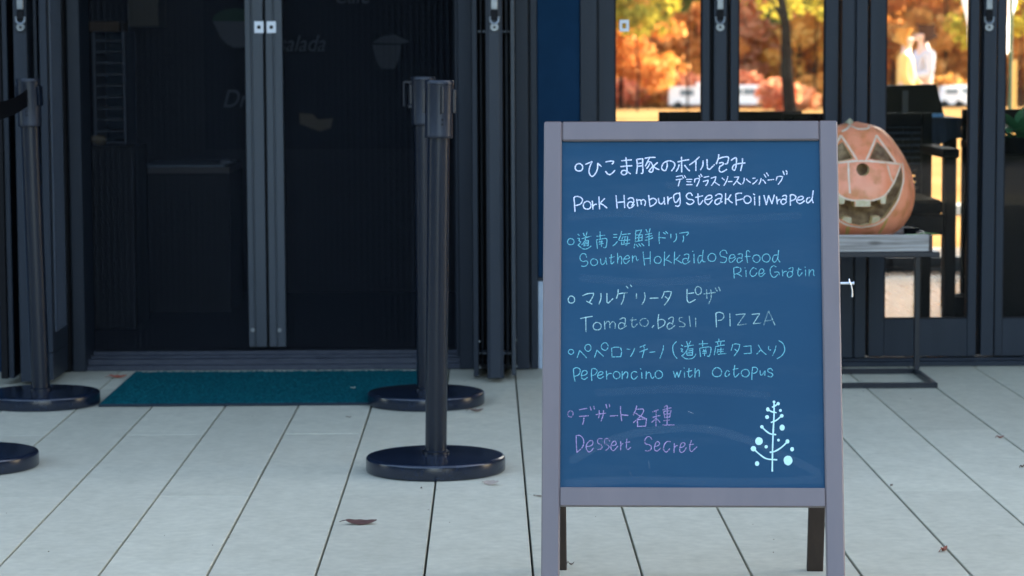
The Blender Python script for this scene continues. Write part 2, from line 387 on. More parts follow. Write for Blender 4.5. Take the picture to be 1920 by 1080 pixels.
mb = MB(); vbar(mb, 497.3, 501.2, YB+.015, .02, zs, HD, 0); mb.build('gasket', M['alu_dk'], cafe, each=True)

# --- right hand doors : glazed leaves
YG = YF+.04
def leaf(x0, x1, g0, g1, label, r=300):
    mb = MB(); zb = Zr(598, YG, 1700); z0 = .028
    a, b, c, d = X(x0, YG, r), X(x1, YG, r), X(g0, YG, r), X(g1, YG, r)
    mb.box(a, c, YG, YG+.05, z0, HD-.04, .002); mb.box(d, b, YG, YG+.05, z0, HD-.04, .002)
    mb.box(c+.0002, d-.0002, YG+.002, YG+.048, z0, zb, .001); mb.box(c+.0002, d-.0002, YG+.002, YG+.048, HD-.12, HD-.04, .001)
    o = mb.build('folding_door', M['alu'], cafe); o['label'] = label
    MB().box(c, d, YG+.022, YG+.028, zb, HD-.12).build('glass_pane', M['glass'], o)
    gk = MB(); gk.box(c, c+.004, YG+.006, YG+.02, zb, HD-.12); gk.box(d-.004, d, YG+.006, YG+.02, zb, HD-.12); gk.box(c+.004, d-.004, YG+.006, YG+.02, zb, zb+.004)
    gk.build('gasket', M['alu_dk'], o, each=True)
    return o
mb = MB(); vbar(mb, 1088.5, 1119, YF-.01, .13, .002); vbar(mb, 1119, 1122, YF+.05, .06, .002, bev=0); mb.build('door_jamb', M['alu'], cafe, each=True)
l1 = leaf(1122, 1331, 1153, 1316, 'glazed door leaf with a small white lock plate'); 
l2 = leaf(1369, 1571, 1384, 1546, 'glazed door leaf directly behind the menu board')
l3 = leaf(1630, 1834, 1660, 1817, 'glazed door leaf showing the wicker chair')
l4 = leaf(1868, 2060, 1883, 2045, 'glazed door leaf at the right edge of the picture')
for xx, par in ((1350, l2), (1854, l4)):
    mb = MB(); vbar(mb, xx-12, xx+12, YG-.01, .05, .030, HD-.04); o = mb.build('meeting_stile', M['alu'], cafe)
    flush_handle(o, xx, YG-.010)
    g = MB(); vbar(g, xx-19, xx-12, YG+.02, .02, .03, HD-.04, 0); vbar(g, xx+12, xx+17, YG+.02, .02, .03, HD-.04, 0); g.build('gasket', M['alu_dk'], cafe, each=True)
mb = MB(); vbar(mb, 1577, 1600, YG-.015, .08, .026); vbar(mb, 1600, 1604, YG, .06, .026, bev=0); vbar(mb, 1604, 1625, YG-.015, .08, .026); mb.build('post', M['alu'], cafe, each=True)
mb = MB(); vbar(mb, 1571.5, 1576.5, YG+.03, .02, .03, HD, 0); vbar(mb, 1625.5, 1629.5, YG+.03, .02, .03, HD, 0); mb.build('gasket', M['alu_dk'], cafe, each=True)
u = YG/FPX; q = P(1171, 48, YG-.003)
fr = MB()
fr.box(q.x-9*u, q.x+9*u, YG+.016, YG+.021, q.z-11*u, q.z-5*u, .0006); fr.box(q.x-9*u, q.x+9*u, YG+.016, YG+.021, q.z+4.5*u, q.z+11*u, .0006)
fr.box(q.x-9*u, q.x-3.5*u, YG+.0165, YG+.0205, q.z-5*u, q.z+4.5*u); fr.box(q.x+3.5*u, q.x+9*u, YG+.0165, YG+.0205, q.z-5*u, q.z+4.5*u)
fr.build('finger_pull', M['white_plastic'], l1)
s = MB(); xl, xr = X(1088.5, YF), 13.8
s.box(xl, xr, YF-.005, YF+.03, .0005, .016, .0015); s.box(xl, xr, YF+.031, YF+.14, .0005, .024, .0015); s.box(xl, xr, YF+.141, YF+.26, .0005, .03, .0015)
s.build('sill_rail', M['alu'], cafe, each=True)
# plain glazed bays further right and left, outside the picture
for i in range(9):
    x0 = X(2075, YG)+i*1.1
    m_ = MB(); m_.box(x0, x0+.06, YG, YG+.05, .03, HD-.04); m_.box(x0+1.02, x0+1.08, YG, YG+.05, .03, HD-.04); m_.box(x0+.06, x0+1.02, YG, YG+.05, .03, .16); m_.box(x0+.06, x0+1.02, YG, YG+.05, HD-.12, HD-.04)
    o = m_.build('folding_door', M['alu'], cafe); MB().box(x0+.06, x0+1.02, YG+.022, YG+.028, .16, HD-.12).build('glass_pane', M['glass'], o)
# rear glazing of the dining room
rear = [X(1030, YR)] + [X(v, YR) for v in (1352, 1602, 1850)] + [X(1850, YR)+.62*i for i in range(1, 4)]
rear[0] = xa+.16
for i in range(len(rear)-1):
    a, b = rear[i], rear[i+1]
    m_ = MB(); m_.box(a, a+.045, YR, YR+.05, .03, HD); m_.box(b-.045, b, YR, YR+.05, .03, HD); m_.box(a+.045, b-.045, YR, YR+.05, .03, .075)
    o = m_.build('rear_glass_door', M['alu_lt'], cafe); MB().box(a+.045, b-.045, YR+.022, YR+.028, .075, HD).build('glass_pane', M['glass'], o)
MB().box(xa+.14, 13.8, YR-.03, YR+.12, .014, .028).build('door_sill', M['alu_lt'], cafe)
MB().box(rear[-1], 13.8, YR, YR+.2, 0.03, HD+.2).build('rear_wall', M['cream'], cafe)

# ------------------------------------------------------------------ menu board
fl, fr_ = G(1012.5, 1195), G(1586.5, 1195)
YFB = G(1300, 1187).y
TOPZ = .884
ctr_f = Vector(((X(1013,YFB,1080)+X(1586,YFB,1080))/2, YFB, 0))
rear_y = G(1287, 1066).y
ctr_r = Vector((X(1287, rear_y, 1066), rear_y, 0))
BW = X(1586,YFB,1080)-X(1013,YFB,1080)
back = (ctr_r-ctr_f).normalized(); ux = Vector((back.y, -back.x, 0)).normalized()
mid = (ctr_f+ctr_r)/2
board = empty('menu_board', mid, 'A-frame menu board with blue chalk panel and mauve brown wooden frame', 'sign')
def frame_fn(foot, towards):
    top = mid + Vector((0,0,TOPZ)) - towards*.012
    v = (top-foot).normalized(); L = (top-foot).length
    n = ux.cross(v).normalized()                # front frame: n faces the camera (negative y)
    if n.dot(-towards) < 0: n = -n
    def f(u, vv, ww): return foot + ux*u + v*vv + n*ww
    return f, L, v, n
ff, LF, vf, nf = frame_fn(ctr_f, back)
rf, LR, vr, nr = frame_fn(ctr_r, -back)
def fbox(mb, f, u0, u1, v0, v1, w0, w1, bev=.0012):
    o0 = f(0,0,0); a = f(1,0,0)-o0; b = f(0,1,0)-o0; c = f(0,0,1)-o0
    Mx = Matrix(((a.x,b.x,c.x,o0.x),(a.y,b.y,c.y,o0.y),(a.z,b.z,c.z,o0.z),(0,0,0,1)))
    t = Mx.to_3x3().determinant()
    n0 = len(mb.f); mb.box(u0,u1,v0,v1,w0,w1,bev,Mx)
    if t < 0: mb.f[n0:] = [g[::-1] for g in mb.f[n0:]]
def uv_front(x, y):                             # picture position -> (u, v) on the front frame plane
    d = ray(x, y); o0 = ctr_f; t = (o0-Vector((0,0,CAM_H))).dot(nf)/d.dot(nf); p = Vector((0,0,CAM_H))+d*t - o0
    return p.dot(ux), p.dot(vf)
SW = .0325; TH = .019
u_l = uv_front(1056, 600)[0]; 
vt = uv_front(1300, 263)[1]; vb0 = uv_front(1300, 949)[1]; vb1 = uv_front(1300, 914)[1]
hw = BW/2
for sgn in (-1, 1):
    m_ = MB(); a, b = sorted((sgn*hw, sgn*(hw-SW))); fbox(m_, ff, a, b, .0, LF, -TH, 0, .0026); m_.build('stile', M['frame_wood'], board)
    m_ = MB(); a, b = sorted((sgn*hw, sgn*(hw-SW+.001))); fbox(m_, rf, a, b, .0, LR, -TH, 0, .0018); m_.build('rear_leg', M['dark_wood'], board)
m_ = MB(); fbox(m_, ff, -hw+SW+.0003, hw-SW-.0003, vt, LF-.0003, -TH+.0005, -.0005, .0026); m_.build('top_rail', M['frame_wood'], board)
m_ = MB(); fbox(m_, ff, -hw+SW+.0003, hw-SW-.0003, vb0, vb1, -TH+.0005, -.0005); m_.build('bottom_rail', M['frame_wood'], board)
m_ = MB(); fbox(m_, rf, -hw+SW, hw-SW, LR-SW, LR-.0003, -TH+.0005, -.0005); fbox(m_, rf, -hw+SW, hw-SW, vb0, vb1, -TH+.0005, -.0005); m_.build('rear_rail', M['dark_wood'], board)
def panel_mat():
    m, nt, bs = new_mat('blue_chalkboard')
    c, _ = noise_mix(nt, (.0055,.050,.103), (.0075,.060,.119), 3.2, 6, .3, .7)
    tc = nt.nodes.new('ShaderNodeTexCoord'); mp = nt.nodes.new('ShaderNodeMapping'); mp.inputs['Scale'].default_value = (3.2,3.2,14); mp.inputs['Rotation'].default_value = (0,.35,0)
    n = nt.nodes.new('ShaderNodeTexNoise'); n.inputs['Scale'].default_value = 1.6; n.inputs['Detail'].default_value = 7; n.inputs['Roughness'].default_value = .6
    nt.links.new(tc.outputs['Object'], mp.inputs[0]); nt.links.new(mp.outputs[0], n.inputs['Vector'])
    r = nt.nodes.new('ShaderNodeValToRGB'); r.color_ramp.elements[0].position = .5; r.color_ramp.elements[1].position = .8
    r.color_ramp.elements[0].color = (0,0,0,1); r.color_ramp.elements[1].color = (.12,.12,.12,1); nt.links.new(n.outputs['Fac'], r.inputs[0])
    x = nt.nodes.new('ShaderNodeMix'); x.data_type = 'RGBA'; nt.links.new(r.outputs[0], x.inputs[0]); nt.links.new(c, x.inputs[6]); x.inputs[7].default_value = (.12,.16,.2,1)
    nt.links.new(x.outputs[2], bs.inputs['Base Color']); bs.inputs['Roughness'].default_value = .5; bs.inputs['Specular IOR Level'].default_value = .22
    bump(nt, bs, 500, .08, .0005)
    return m
m_ = MB(); fbox(m_, ff, -hw+SW-.004, hw-SW+.004, vb1-.004, vt+.004, -.0135, -.0075, 0); panel = m_.build('chalk_panel', panel_mat(), board)
m_ = MB(); fbox(m_, rf, -hw+SW-.004, hw-SW+.004, vb1-.004, LR-SW+.004, -.0135, -.0075, 0); m_.build('rear_panel', M['dark_wood'], board)
# hinges on the top, stay latch at the right side
for s_ in (-.17, .17):
    hm = MB(); fbox(hm, ff, s_-.02, s_+.02, LF-.03, LF-.004, -TH-.0016, -TH-.0001, 0); hm.build('hinge', M['silver'], board)
pl = P(1588.5, 531, YFB+.085); cu = (YFB+.085)/FPX
st = MB(); st.tube([pl-ux*.012, pl+ux*.011], 2.6*cu, 12); st.lathe([(.001,0),(3.6*cu,0),(3.6*cu,.002),(.001,.002)], n=16, M=Matrix.Translation(pl+ux*.010) @ Matrix.Rotation(math.pi/2, 4, 'Y'))
st.build('stay_bolt', M['chrome'], board, smooth='auto')
q0 = P(1592, 523, YFB+.083)
st = MB(); st.tube([q0, P(1593,530,YFB+.08), P(1596,535,YFB+.08), P(1598,546,YFB+.08), P(1597.5,557,YFB+.08)], [1.1*cu,1.6*cu,1.5*cu,1.5*cu,2.2*cu], 10); st.build('stay_lever', M['chrome'], board, smooth='auto')
st = MB(); a = ff(hw-.005, LF*.56, -TH-.002); b = rf(hw-.005, LR*.56, -TH-.002); st.bar(a, b, .002, .012); a = ff(-hw+.005, LF*.56, -TH-.002); b = rf(-hw+.005, LR*.56, -TH-.002); st.bar(a, b, .002, .012); st.build('stay', M['chrome'], board, each=True)

# chalk writing: every stroke is a thin raised ribbon of chalk, traced by hand.  (ox, oy, scale, strokes)
def chalk_mat(name, c, cover):
    m, nt, bs = new_mat(name); out = nt.nodes['Material Output']
    bs.inputs['Base Color'].default_value = (*c, 1); bs.inputs['Roughness'].default_value = .95; bs.inputs['Specular IOR Level'].default_value = .1
    at = nt.nodes.new('ShaderNodeAttribute'); at.attribute_name = 'pressure'
    tc = nt.nodes.new('ShaderNodeTexCoord'); n = nt.nodes.new('ShaderNodeTexNoise'); n.inputs['Scale'].default_value = 420; n.inputs['Detail'].default_value = 3
    nt.links.new(tc.outputs['Object'], n.inputs['Vector'])
    mr = nt.nodes.new('ShaderNodeMapRange'); mr.inputs[1].default_value = .32; mr.inputs[2].default_value = .56; mr.inputs[3].default_value = .45; mr.inputs[4].default_value = 1.12
    nt.links.new(n.outputs['Fac'], mr.inputs[0])
    mu = nt.nodes.new('ShaderNodeMath'); mu.operation = 'MULTIPLY'; nt.links.new(mr.outputs[0], mu.inputs[0]); nt.links.new(at.outputs['Fac'], mu.inputs[1])
    m2 = nt.nodes.new('ShaderNodeMath'); m2.operation = 'MULTIPLY'; m2.use_clamp = True; m2.inputs[1].default_value = cover; nt.links.new(mu.outputs[0], m2.inputs[0])
    nt.links.new(m2.outputs[0], bs.inputs['Alpha'])
    return m
CH = {'white': chalk_mat('white_chalk', (.72,.76,.88), 1.0), 'cyan': chalk_mat('cyan_chalk', (.18,.50,.56), .9),
      'mint': chalk_mat('pale_green_chalk', (.42,.66,.64), .85), 'lilac': chalk_mat('lilac_chalk', (.42,.32,.54), .8), 'paint': chalk_mat('mint_paint_pen', (.56,.82,.79), 3)}
def parse(ox, oy, s, txt):
    out = []; pr = 1.0
    for st in txt.replace('\n', ' ').split('|'):
        st = st.strip()
        if not st: continue
        if st[0] == '~':
            h, _, st = st.partition(' '); pr = float(h[1:]); st = st.strip()
            if not st: continue
        if st[0] == 'O':
            _, cx, cy, rx, ry = st.split(); cx, cy, rx, ry = map(float, (cx, cy, rx, ry)); ph = random.uniform(3.6, 4.6)
            p = [(cx+rx*math.cos(ph-t)*(1+.03*math.sin(2*t+cx)), cy+ry*math.sin(ph-t)*(1+.04*math.sin(3*t+cx))) for t in np.linspace(0, 2*math.pi*1.02, 18)]
        else: p = [tuple(map(float, q.split(','))) for q in st.split()]
        out.append(([(ox+a/s, oy+b/s) for a, b in p], pr))
    return out
WL = -.0070
def lettering(name, label, mat, width, groups, parent=panel, w0=WL):
    vs = []; fs = []; pr_ = []
    lay = 0
    for g in groups:
        for pts, pr in parse(*g):
            p2 = [Vector((*uv_front(x, y), 0)) for x, y in pts]
            p2 = catmull(p2, 5) if len(p2) > 2 else [p2[0]+(p2[1]-p2[0])*t for t in (0, .33, .66, 1)]
            lay += 1; wz = w0 + (lay % 5)*.00006; b = len(vs); n = len(p2); ph = random.uniform(0, 6)
            hwid = .93*width*YFB*1.03/FPX/2
            d0 = (p2[1]-p2[0]).normalized(); d1 = (p2[-1]-p2[-2]).normalized()
            p2 = [p2[0]-d0*hwid*.55] + p2 + [p2[-1]+d1*hwid*.55]; n = len(p2)
            for i, q in enumerate(p2):
                d = (p2[min(i+1, n-1)]-p2[max(i-1, 0)]); d = d.normalized() if d.length > 0 else Vector((1,0,0))
                nn = Vector((-d.y, d.x, 0)); k = hwid*(1+.10*math.sin(i*.9+ph)+random.uniform(-.07,.07))*(.5 if i in (0, n-1) else 1)
                for sg in (-1, 1): r = q+nn*k*sg; vs.append(ff(r.x, r.y, wz)); pr_.append(pr*(1+.08*math.sin(i*.5+ph*2)))
            for i in range(n-1): fs.append((b+2*i, b+2*i+1, b+2*i+3, b+2*i+2))
    mb = MB(); mb.add(vs, fs); o = mb.build(name, mat, parent); o['label'] = label
    at = o.data.attributes.new('pressure', 'FLOAT', 'POINT'); at.data.foreach_set('value', pr_)
    return o
W1 = [(1070,280,12,"""O 185 385 86 84|335,315 480,255|480,255 430,370 412,480 440,560 490,585 550,530 600,420 610,290|610,290 650,330 690,365
 |790,262 880,242 968,245|968,245 955,285 930,310|785,475 830,530 880,545 940,510 995,450
 |1145,235 1370,215|1125,367 1380,347|1243,160 1258,320 1268,440 1265,500 1225,545 1170,545 1140,510 1150,470 1200,450 1260,470 1310,505 1345,530"""),
 (1190,280,12,"""45,205 60,350 40,525|45,205 120,195 180,190|180,190 180,350 185,490 165,520 145,515|70,300 175,280|70,360 175,345
 |230,180 340,160 465,160|330,170 290,260 240,355|300,255 370,275 410,350 415,440 385,490 350,490 320,465|340,300 310,360 270,410|400,370 350,430 320,465|515,275 430,350|410,350 480,405 550,435
 |720,250 735,340 710,430 680,460 630,440 610,380 650,290 730,245 810,238 880,270 905,330 880,400 830,465
 |970,262 1100,230 1225,212|1055,150 1060,490|1000,325 975,410 935,475|1125,335 1180,410 1240,465
 |1455,150 1360,240 1235,330|1380,240 1378,460|1540,235 1535,340 1485,440|1630,205 1635,350 1650,415 1690,425 1750,370 1800,320"""),
 (1260,280,12,"""1055,95 1045,180 1025,240 1000,305|1050,190 1150,155 1240,145 1275,165 1265,240 1240,300 1195,305|1065,290 1115,275 1150,280 1155,310 1120,345 1085,355|1085,355 1065,410 1075,470 1120,490 1180,465 1235,430
 |1335,225 1390,185 1440,165 1455,200 1450,310 1430,420 1400,450 1370,430 1365,380 1410,325 1500,300 1650,285|1590,185 1585,300 1548,460""")]
lettering('chalk_lettering', 'white Japanese line at the top of the panel', CH['white'], 2.7, W1)
W2 = [(1260,310,16,"""125,310 315,275|125,405 310,380|245,395 215,500 190,595|320,310 350,360|375,280 410,340|440,393 605,390|445,460 575,465|435,553 615,548
 |690,385 680,480|690,385 760,365 830,370|830,370 800,480 740,600|810,275 845,335|865,235 905,310|960,333 1110,305|940,455 1090,415|1090,415 1070,500 1015,580
 |1175,360 1320,310|1320,310 1290,430 1190,575|1270,460 1350,520 1430,570|1505,350 1580,415|1680,305 1640,440 1560,580|1690,462 1810,455"""),
 (1360,310,16,"""275,330 410,320|410,320 350,430 250,560|350,440 410,500 475,545|570,350 565,440 525,530|630,380 690,440 765,490|820,363 900,355|965,405 900,480 825,535
 |1080,360 1060,450 1015,540|1125,405 1170,445 1215,515|1170,240 1225,330|1240,195 1300,290|1280,415 1460,395|1560,320 1530,420|1560,320 1640,300 1730,310|1730,310 1680,430 1590,545|1735,145 1775,255|1825,125 1860,180 1845,250""")]
lettering('chalk_lettering', 'small white Japanese line below the first', CH['white'], 2.2, W2)
W3 = [(1065,345,12,"""130,285 145,430 155,600|125,300 160,265 215,260 290,285 325,340 290,420 230,450 160,465|O 430 460 88 88|545,360 560,550|560,480 600,440 645,435|695,265 710,545|825,305 760,370 715,420|715,415 790,450 875,520
 |1080,240 1105,525|1260,230 1275,515|1100,395 1260,380|1350,320 1400,290 1460,300 1480,350 1470,410 1430,470|1470,410 1420,380 1360,400 1340,470 1380,520 1440,500 1495,440
 |1545,320 1570,480|1560,350 1610,335 1640,360 1650,440|1640,360 1690,330 1730,350 1745,400 1725,465"""),
 (1205,345,12,"""135,235 165,485|165,330 240,300 310,350 290,410 230,460 165,485|355,300 365,380 400,430 450,410 490,350|485,280 490,380 500,440|565,265 570,430|575,370 600,310 655,285
 |830,190 760,195 700,240 705,340 740,395 780,370 830,290|830,170 845,330 840,430 800,480 740,470|1120,240 1080,185 1010,200 985,260 1030,320 1110,330 1155,370 1120,420 1050,440 985,400
 |1245,195 1250,340 1260,420 1290,440 1360,350|1190,280 1355,245|1410,330 1500,320 1555,290 1550,240 1490,235 1420,290 1400,370 1440,425 1490,435 1570,340
 |1640,245 1700,205 1770,215 1785,270 1750,370|1770,300 1700,310 1640,350 1630,410 1680,440 1740,405 1790,375|1870,190 1865,430"""),
 (1365,345,11.294,"""65,205 10,290 -25,305|5,290 40,340 95,380|165,200 180,425|165,195 230,175 295,175|185,325 260,310 320,290|O 415 310 76 80|540,190 570,210|565,255 570,425|670,235 670,440
 |765,220 815,420|815,420 865,225|865,225 935,400|935,400 985,210|1030,250 1050,405|1060,340 1080,310 1110,310|1155,245 1200,220 1240,235 1230,330|1230,320 1170,300 1125,350 1150,405 1200,400 1245,350
 |1325,215 1325,435|1325,215 1380,205 1440,245 1430,290 1390,320 1330,335|1465,320 1550,315 1600,280 1585,245 1530,245 1475,290 1465,350 1510,395 1560,385 1625,335
 |1810,120 1795,240 1785,310 1810,380|1740,265 1690,280 1665,340 1690,380 1730,360 1790,280""")]
lettering('chalk_lettering', 'white English line about a pork steak', CH['white'], 2.5, W3)
C1 = [(1060,425,16,"""O 160 425 100 92|375,200 420,240|365,325 420,330 410,400 460,430 430,480 380,530|380,530 450,585 530,640 620,645 700,610 770,555|535,165 570,255|650,130 625,220 610,290|495,335 620,300 770,260|620,290 590,380 540,460 490,520|600,390 690,385|690,385 685,545|565,400 560,565|590,440 680,435|590,490 680,485|570,545 685,545
 |940,262 1190,228|1040,120 1045,330|930,380 945,480 960,635|935,370 1080,345 1200,325 1245,360 1240,470 1210,600 1140,600|1030,400 1040,440|1100,380 1080,420|1000,440 1120,430|1010,500 1140,480|1080,420 1085,570
 |1440,210 1550,210|1440,295 1545,293|1560,420 1500,490 1425,555|1690,110 1660,230 1600,370|1700,215 1810,200 1950,185|1600,375 1700,392 1940,368|1710,290 1680,510|1715,285 1870,270|1870,270 1850,500 1815,545|1680,510 1760,500 1930,470|1790,290 1780,390|1770,410 1760,480"""),
 (1180,425,16,"""205,75 180,200|205,100 280,85 370,75|370,75 340,140 300,205|190,215 180,440|195,225 390,215|390,215 380,390|180,440 260,405 380,390|290,225 280,400|195,310 380,300|165,490 145,610|210,510 265,580|280,485 345,565|365,480 440,550
 |500,55 540,145|625,30 595,140|480,213 670,175|500,290 690,245|475,380 590,360 705,305|590,150 590,550|900,120 890,300 905,485|915,300 1090,315|1020,150 1085,195|1090,120 1155,180|1245,195 1248,320|1405,185 1420,290 1390,380 1325,440
 |1510,170 1640,150 1770,135|1770,135 1770,180 1720,240|1620,250 1630,340 1605,440""")]
lettering('chalk_lettering', 'cyan Japanese line for the seafood gratin', CH['cyan'], 1.85, C1)
C2 = [(1080,465,12,"""240,190 210,120 140,110 90,170 100,250 160,285 230,270 265,310 240,370 180,395 120,385|O 405 300 80 75|550,225 560,320 590,355 640,320 665,230|670,200 680,300 695,350|795,130 785,280 800,340 855,290|750,205 865,175
 |935,95 935,335|940,250 980,170 1020,190 1030,260 1020,345|1090,230 1170,225 1205,190 1170,150 1110,180 1070,250 1085,310 1130,330 1205,260|1270,155 1270,305|1275,220 1310,170 1350,170 1360,230 1380,265 1405,240
 |1510,65 1525,230 1545,370|1670,55 1670,340|1535,225 1670,210"""),
 (1220,460,12,"""O 160 310 80 78|315,125 305,440|425,200 370,265 320,310|330,305 400,330 470,375|540,125 530,405|660,200 600,270 545,300|560,290 620,330 700,380|755,200 810,175 860,195 855,260 835,330|850,300 800,275 740,290 720,340 740,390 790,400 840,370 890,330
 |945,112 955,120|975,180 980,380|1185,85 1170,220 1165,300 1190,350 1230,350|1160,215 1100,215 1065,280 1075,370 1110,375 1160,300|O 1380 255 90 90|1720,170 1690,100 1620,95 1565,150 1580,220 1650,245 1700,260 1710,310 1660,370 1570,360"""),
 (1340,465,9.6,"""275,170 330,165 370,135 340,105 290,115 262,180 275,235 320,235 385,165|420,100 460,90 500,100 490,180|485,165 430,165 405,210 430,250 480,225 505,200|635,60 605,30 575,55 580,150 595,250|550,140 645,135|O 755 175 65 68|O 930 165 70 73
 |1155,25 1145,130 1140,180 1180,240|1130,110 1070,120 1045,190 1070,240 1110,220 1145,150""")]
lettering('chalk_lettering', 'cyan English line naming Hokkaido seafood', CH['cyan'], 1.75, C2)
C3 = [(1340,465,9.6,"""345,350 350,450 355,530|340,350 400,330 460,345 475,390 440,430 360,460|400,450 450,470 490,495|546,342 554,348|565,385 570,505|755,365 700,340 650,390 640,450 680,495 730,480 765,430|810,450 860,440 890,400 860,360 820,380 800,440 810,490 850,495 910,440
 |1110,325 1060,305 1010,350 1005,430 1040,500 1090,510 1140,460|1080,420 1150,420 1170,470|1220,380 1230,490|1235,440 1260,410 1300,405|1340,360 1380,340 1415,350 1400,440|1400,410 1340,410 1310,460 1330,510 1380,500 1415,450
 |1520,345 1500,440 1530,490 1580,430|1485,385 1560,370|1631,327 1639,333|1640,380 1640,490|1705,370 1705,490|1710,430 1750,380 1785,390 1785,460 1800,485""")]
lettering('chalk_lettering', 'short cyan line ending in Gratin', CH['cyan'], 1.75, C3)
D1 = [(1060,530,12,"""O 135 365 75 80|390,275 500,230 635,220|635,220 620,290 540,430|475,400 600,465|800,225 800,340 755,465|935,225 935,420|935,420 965,440 1010,400 1070,340|1190,135 1180,240 1150,340|1195,235 1300,215|~.55 1300,215 1395,208|~.8 1325,220 1310,350 1255,475|1370,60 1410,105|1465,35 1495,75|1600,225 1600,335|1780,205 1795,300 1770,400 1725,470"""),
 (1200,525,12,"""225,395 410,385|545,250 530,310 490,390|545,250 640,240 710,250|710,250 680,350 620,460|~.6 620,460 545,550|~.8 565,355 625,405|~1 1060,190 1060,400 1080,470 1120,490 1190,455 1250,420|1095,285 1215,270|~.75 O 1315 220 70 90|~.62 1435,297 1695,262|1500,200 1508,400|1595,200 1605,370 1550,515|1695,160 1740,235|1770,140 1810,230""")]
def cut(g, tok):
    a, b = g[3].split(tok, 1); return (*g[:3], a), (*g[:3], tok+b)
da, db = cut(D1[1], '~1 1060,190')
lettering('chalk_lettering', 'pale green first Japanese word of the pizza line', CH['mint'], 2.0, [D1[0], da]); lettering('chalk_lettering', 'pale green second Japanese word of the pizza line', CH['mint'], 2.0, [db])
D2 = [(1080,575,9.6,"""~1 80,200 180,178 295,160|175,185 178,440|~.8 O 380 340 75 68|510,250 520,395|~.6 520,310 560,255 600,265 610,375|610,300 660,255 705,290 700,380|~.75 790,215 840,190 885,200 885,270 870,330|870,290 810,275 765,320 780,385 830,380 910,330
 |~.55 1020,180 1005,290 1020,350 1055,350 1105,295|975,230 1085,220|~.5 O 1225 270 75 72|~1 1400,325 1370,365|1490,125 1475,250 1485,385|~.85 1495,225 1550,215 1600,250 1590,310 1540,350 1490,370|1665,210 1710,175 1755,190 1735,310|1730,290 1680,280 1640,330 1660,385 1710,380 1780,325
 |~.55 1920,180 1870,185 1860,240 1920,270 1965,310 1940,350 1860,345"""),
 (1280,575,9.6,"""~.7 120,155 140,345|~.5 235,190 238,350|~.95 600,105 610,355|600,105 660,85 730,110|~.7 730,110 745,170 700,225 640,235|~.8 850,110 858,340|960,130 1130,115|~.65 1130,115 990,320|~.35 990,320 1150,300|~.75 1250,125 1390,110|1390,110 1275,295|~.6 1275,295 1410,280|~.36 1550,65 1500,200 1465,320|1550,65 1610,190|~.6 1610,190 1665,320|~.34 1490,245 1610,225""")]
da, db = cut(D2[1], '~.95 600,105')
lettering('chalk_lettering', 'faded pale green words Tomato basil', CH['mint'], 1.95, [D2[0], da]); lettering('chalk_lettering', 'faded pale green word PIZZA', CH['mint'], 1.95, [db])
E1 = [(1060,630,12,"""O 125 340 58 55|265,470 320,310|320,310 390,380 475,475|O 508 250 68 78|655,465 710,300|710,300 780,370 855,440|O 885 220 75 85|1040,260 1050,460|1040,260 1120,235 1240,240|1240,240 1265,330 1245,455|1050,455 1245,450|1385,280 1460,285|1560,255 1530,340 1465,450|1680,235 1800,185|1670,345 1855,275|1755,200 1775,290 1730,475"""),
 (1200,630,12,"""220,350 340,340|530,195 515,310 450,485|820,110 750,190 740,290 770,410 835,490|930,185 965,210|915,275 960,280 935,330 970,345|940,430 1020,490 1110,500 1190,480 1240,430 1260,390|940,430 1000,385|1050,110 1080,195|1140,100 1105,170|1005,222 1100,205 1205,188|1090,210 1060,300 975,420|1065,280 1190,270|1190,270 1180,420|1060,330 1055,410|1100,320 1170,310|1090,365 1170,360|1060,415 1180,415
 |1330,165 1530,155|1410,90 1412,215|1345,265 1365,450|1345,260 1450,240 1560,230 1600,255 1590,350 1560,435 1515,435|1430,290 1440,320|1490,270 1470,310|1410,335 1500,325|1410,375 1500,365|1455,310 1455,430"""),
 (1340,625,12,"""95,110 100,160|10,185 120,165 225,155|65,190 80,250|145,175 130,245|20,285 120,262 225,245|25,290 10,380 -5,470|75,340 60,430|70,360 205,340|80,395 200,388|145,310 140,440|80,460 160,445 260,440|410,235 375,375|410,235 480,222 570,235|570,235 540,350 440,495|455,340 500,380
 |660,278 820,265|820,265 825,430|665,442 830,430|985,245 1060,370 1110,420 1165,460|1045,355 950,450|1220,275 1215,335 1250,365 1265,350|1385,265 1360,370 1305,490|1450,150 1530,200 1575,290 1575,390 1510,490 1410,555""")]
lettering('chalk_lettering', 'cyan Japanese line with brackets', CH['cyan'], 1.8, E1)
E2 = [(1065,675,9.6,"""95,160 105,270 125,370|95,150 150,125 210,150 215,210 180,260 110,285|245,270 310,255 345,215 320,180 265,190 240,260 250,320 300,335 350,300|425,150 420,250 428,360|425,150 470,140 520,170 510,220 470,260 425,265|540,265 600,250 630,220 600,195 555,215 530,270 555,315 600,315 640,280
 |690,185 697,335|700,270 730,235 780,230|O 875 260 62 65|975,195 975,330|980,270 1030,205 1070,215 1075,270 1060,315|1245,210 1190,195 1145,230 1140,290 1180,335 1220,315 1250,280|1300,142 1316,156|1325,210 1330,320|1410,190 1405,325|1410,250 1450,210 1485,230 1495,290 1520,320 1550,290|O 1635 250 68 70"""),
 (1250,670,9.143,"""115,225 145,330|145,330 180,240|180,240 205,330|205,330 245,215|296,166 304,174|305,230 308,330|385,175 375,290 400,330 440,290|350,235 435,215|490,180 485,330|490,270 530,210 560,220 560,320|O 865 245 80 78|1075,235 1040,215 1005,270 1010,310 1050,310 1085,270
 |1170,125 1155,240 1160,300 1185,325 1245,265|1140,200 1225,180|O 1350 258 68 65|1475,160 1465,270 1463,375|1475,160 1530,160 1562,195 1540,245 1490,265|1605,215 1610,280 1640,290 1680,230|1690,220 1685,300|1820,215 1790,180 1740,195 1745,235 1800,260 1825,290 1790,325 1740,310""")]
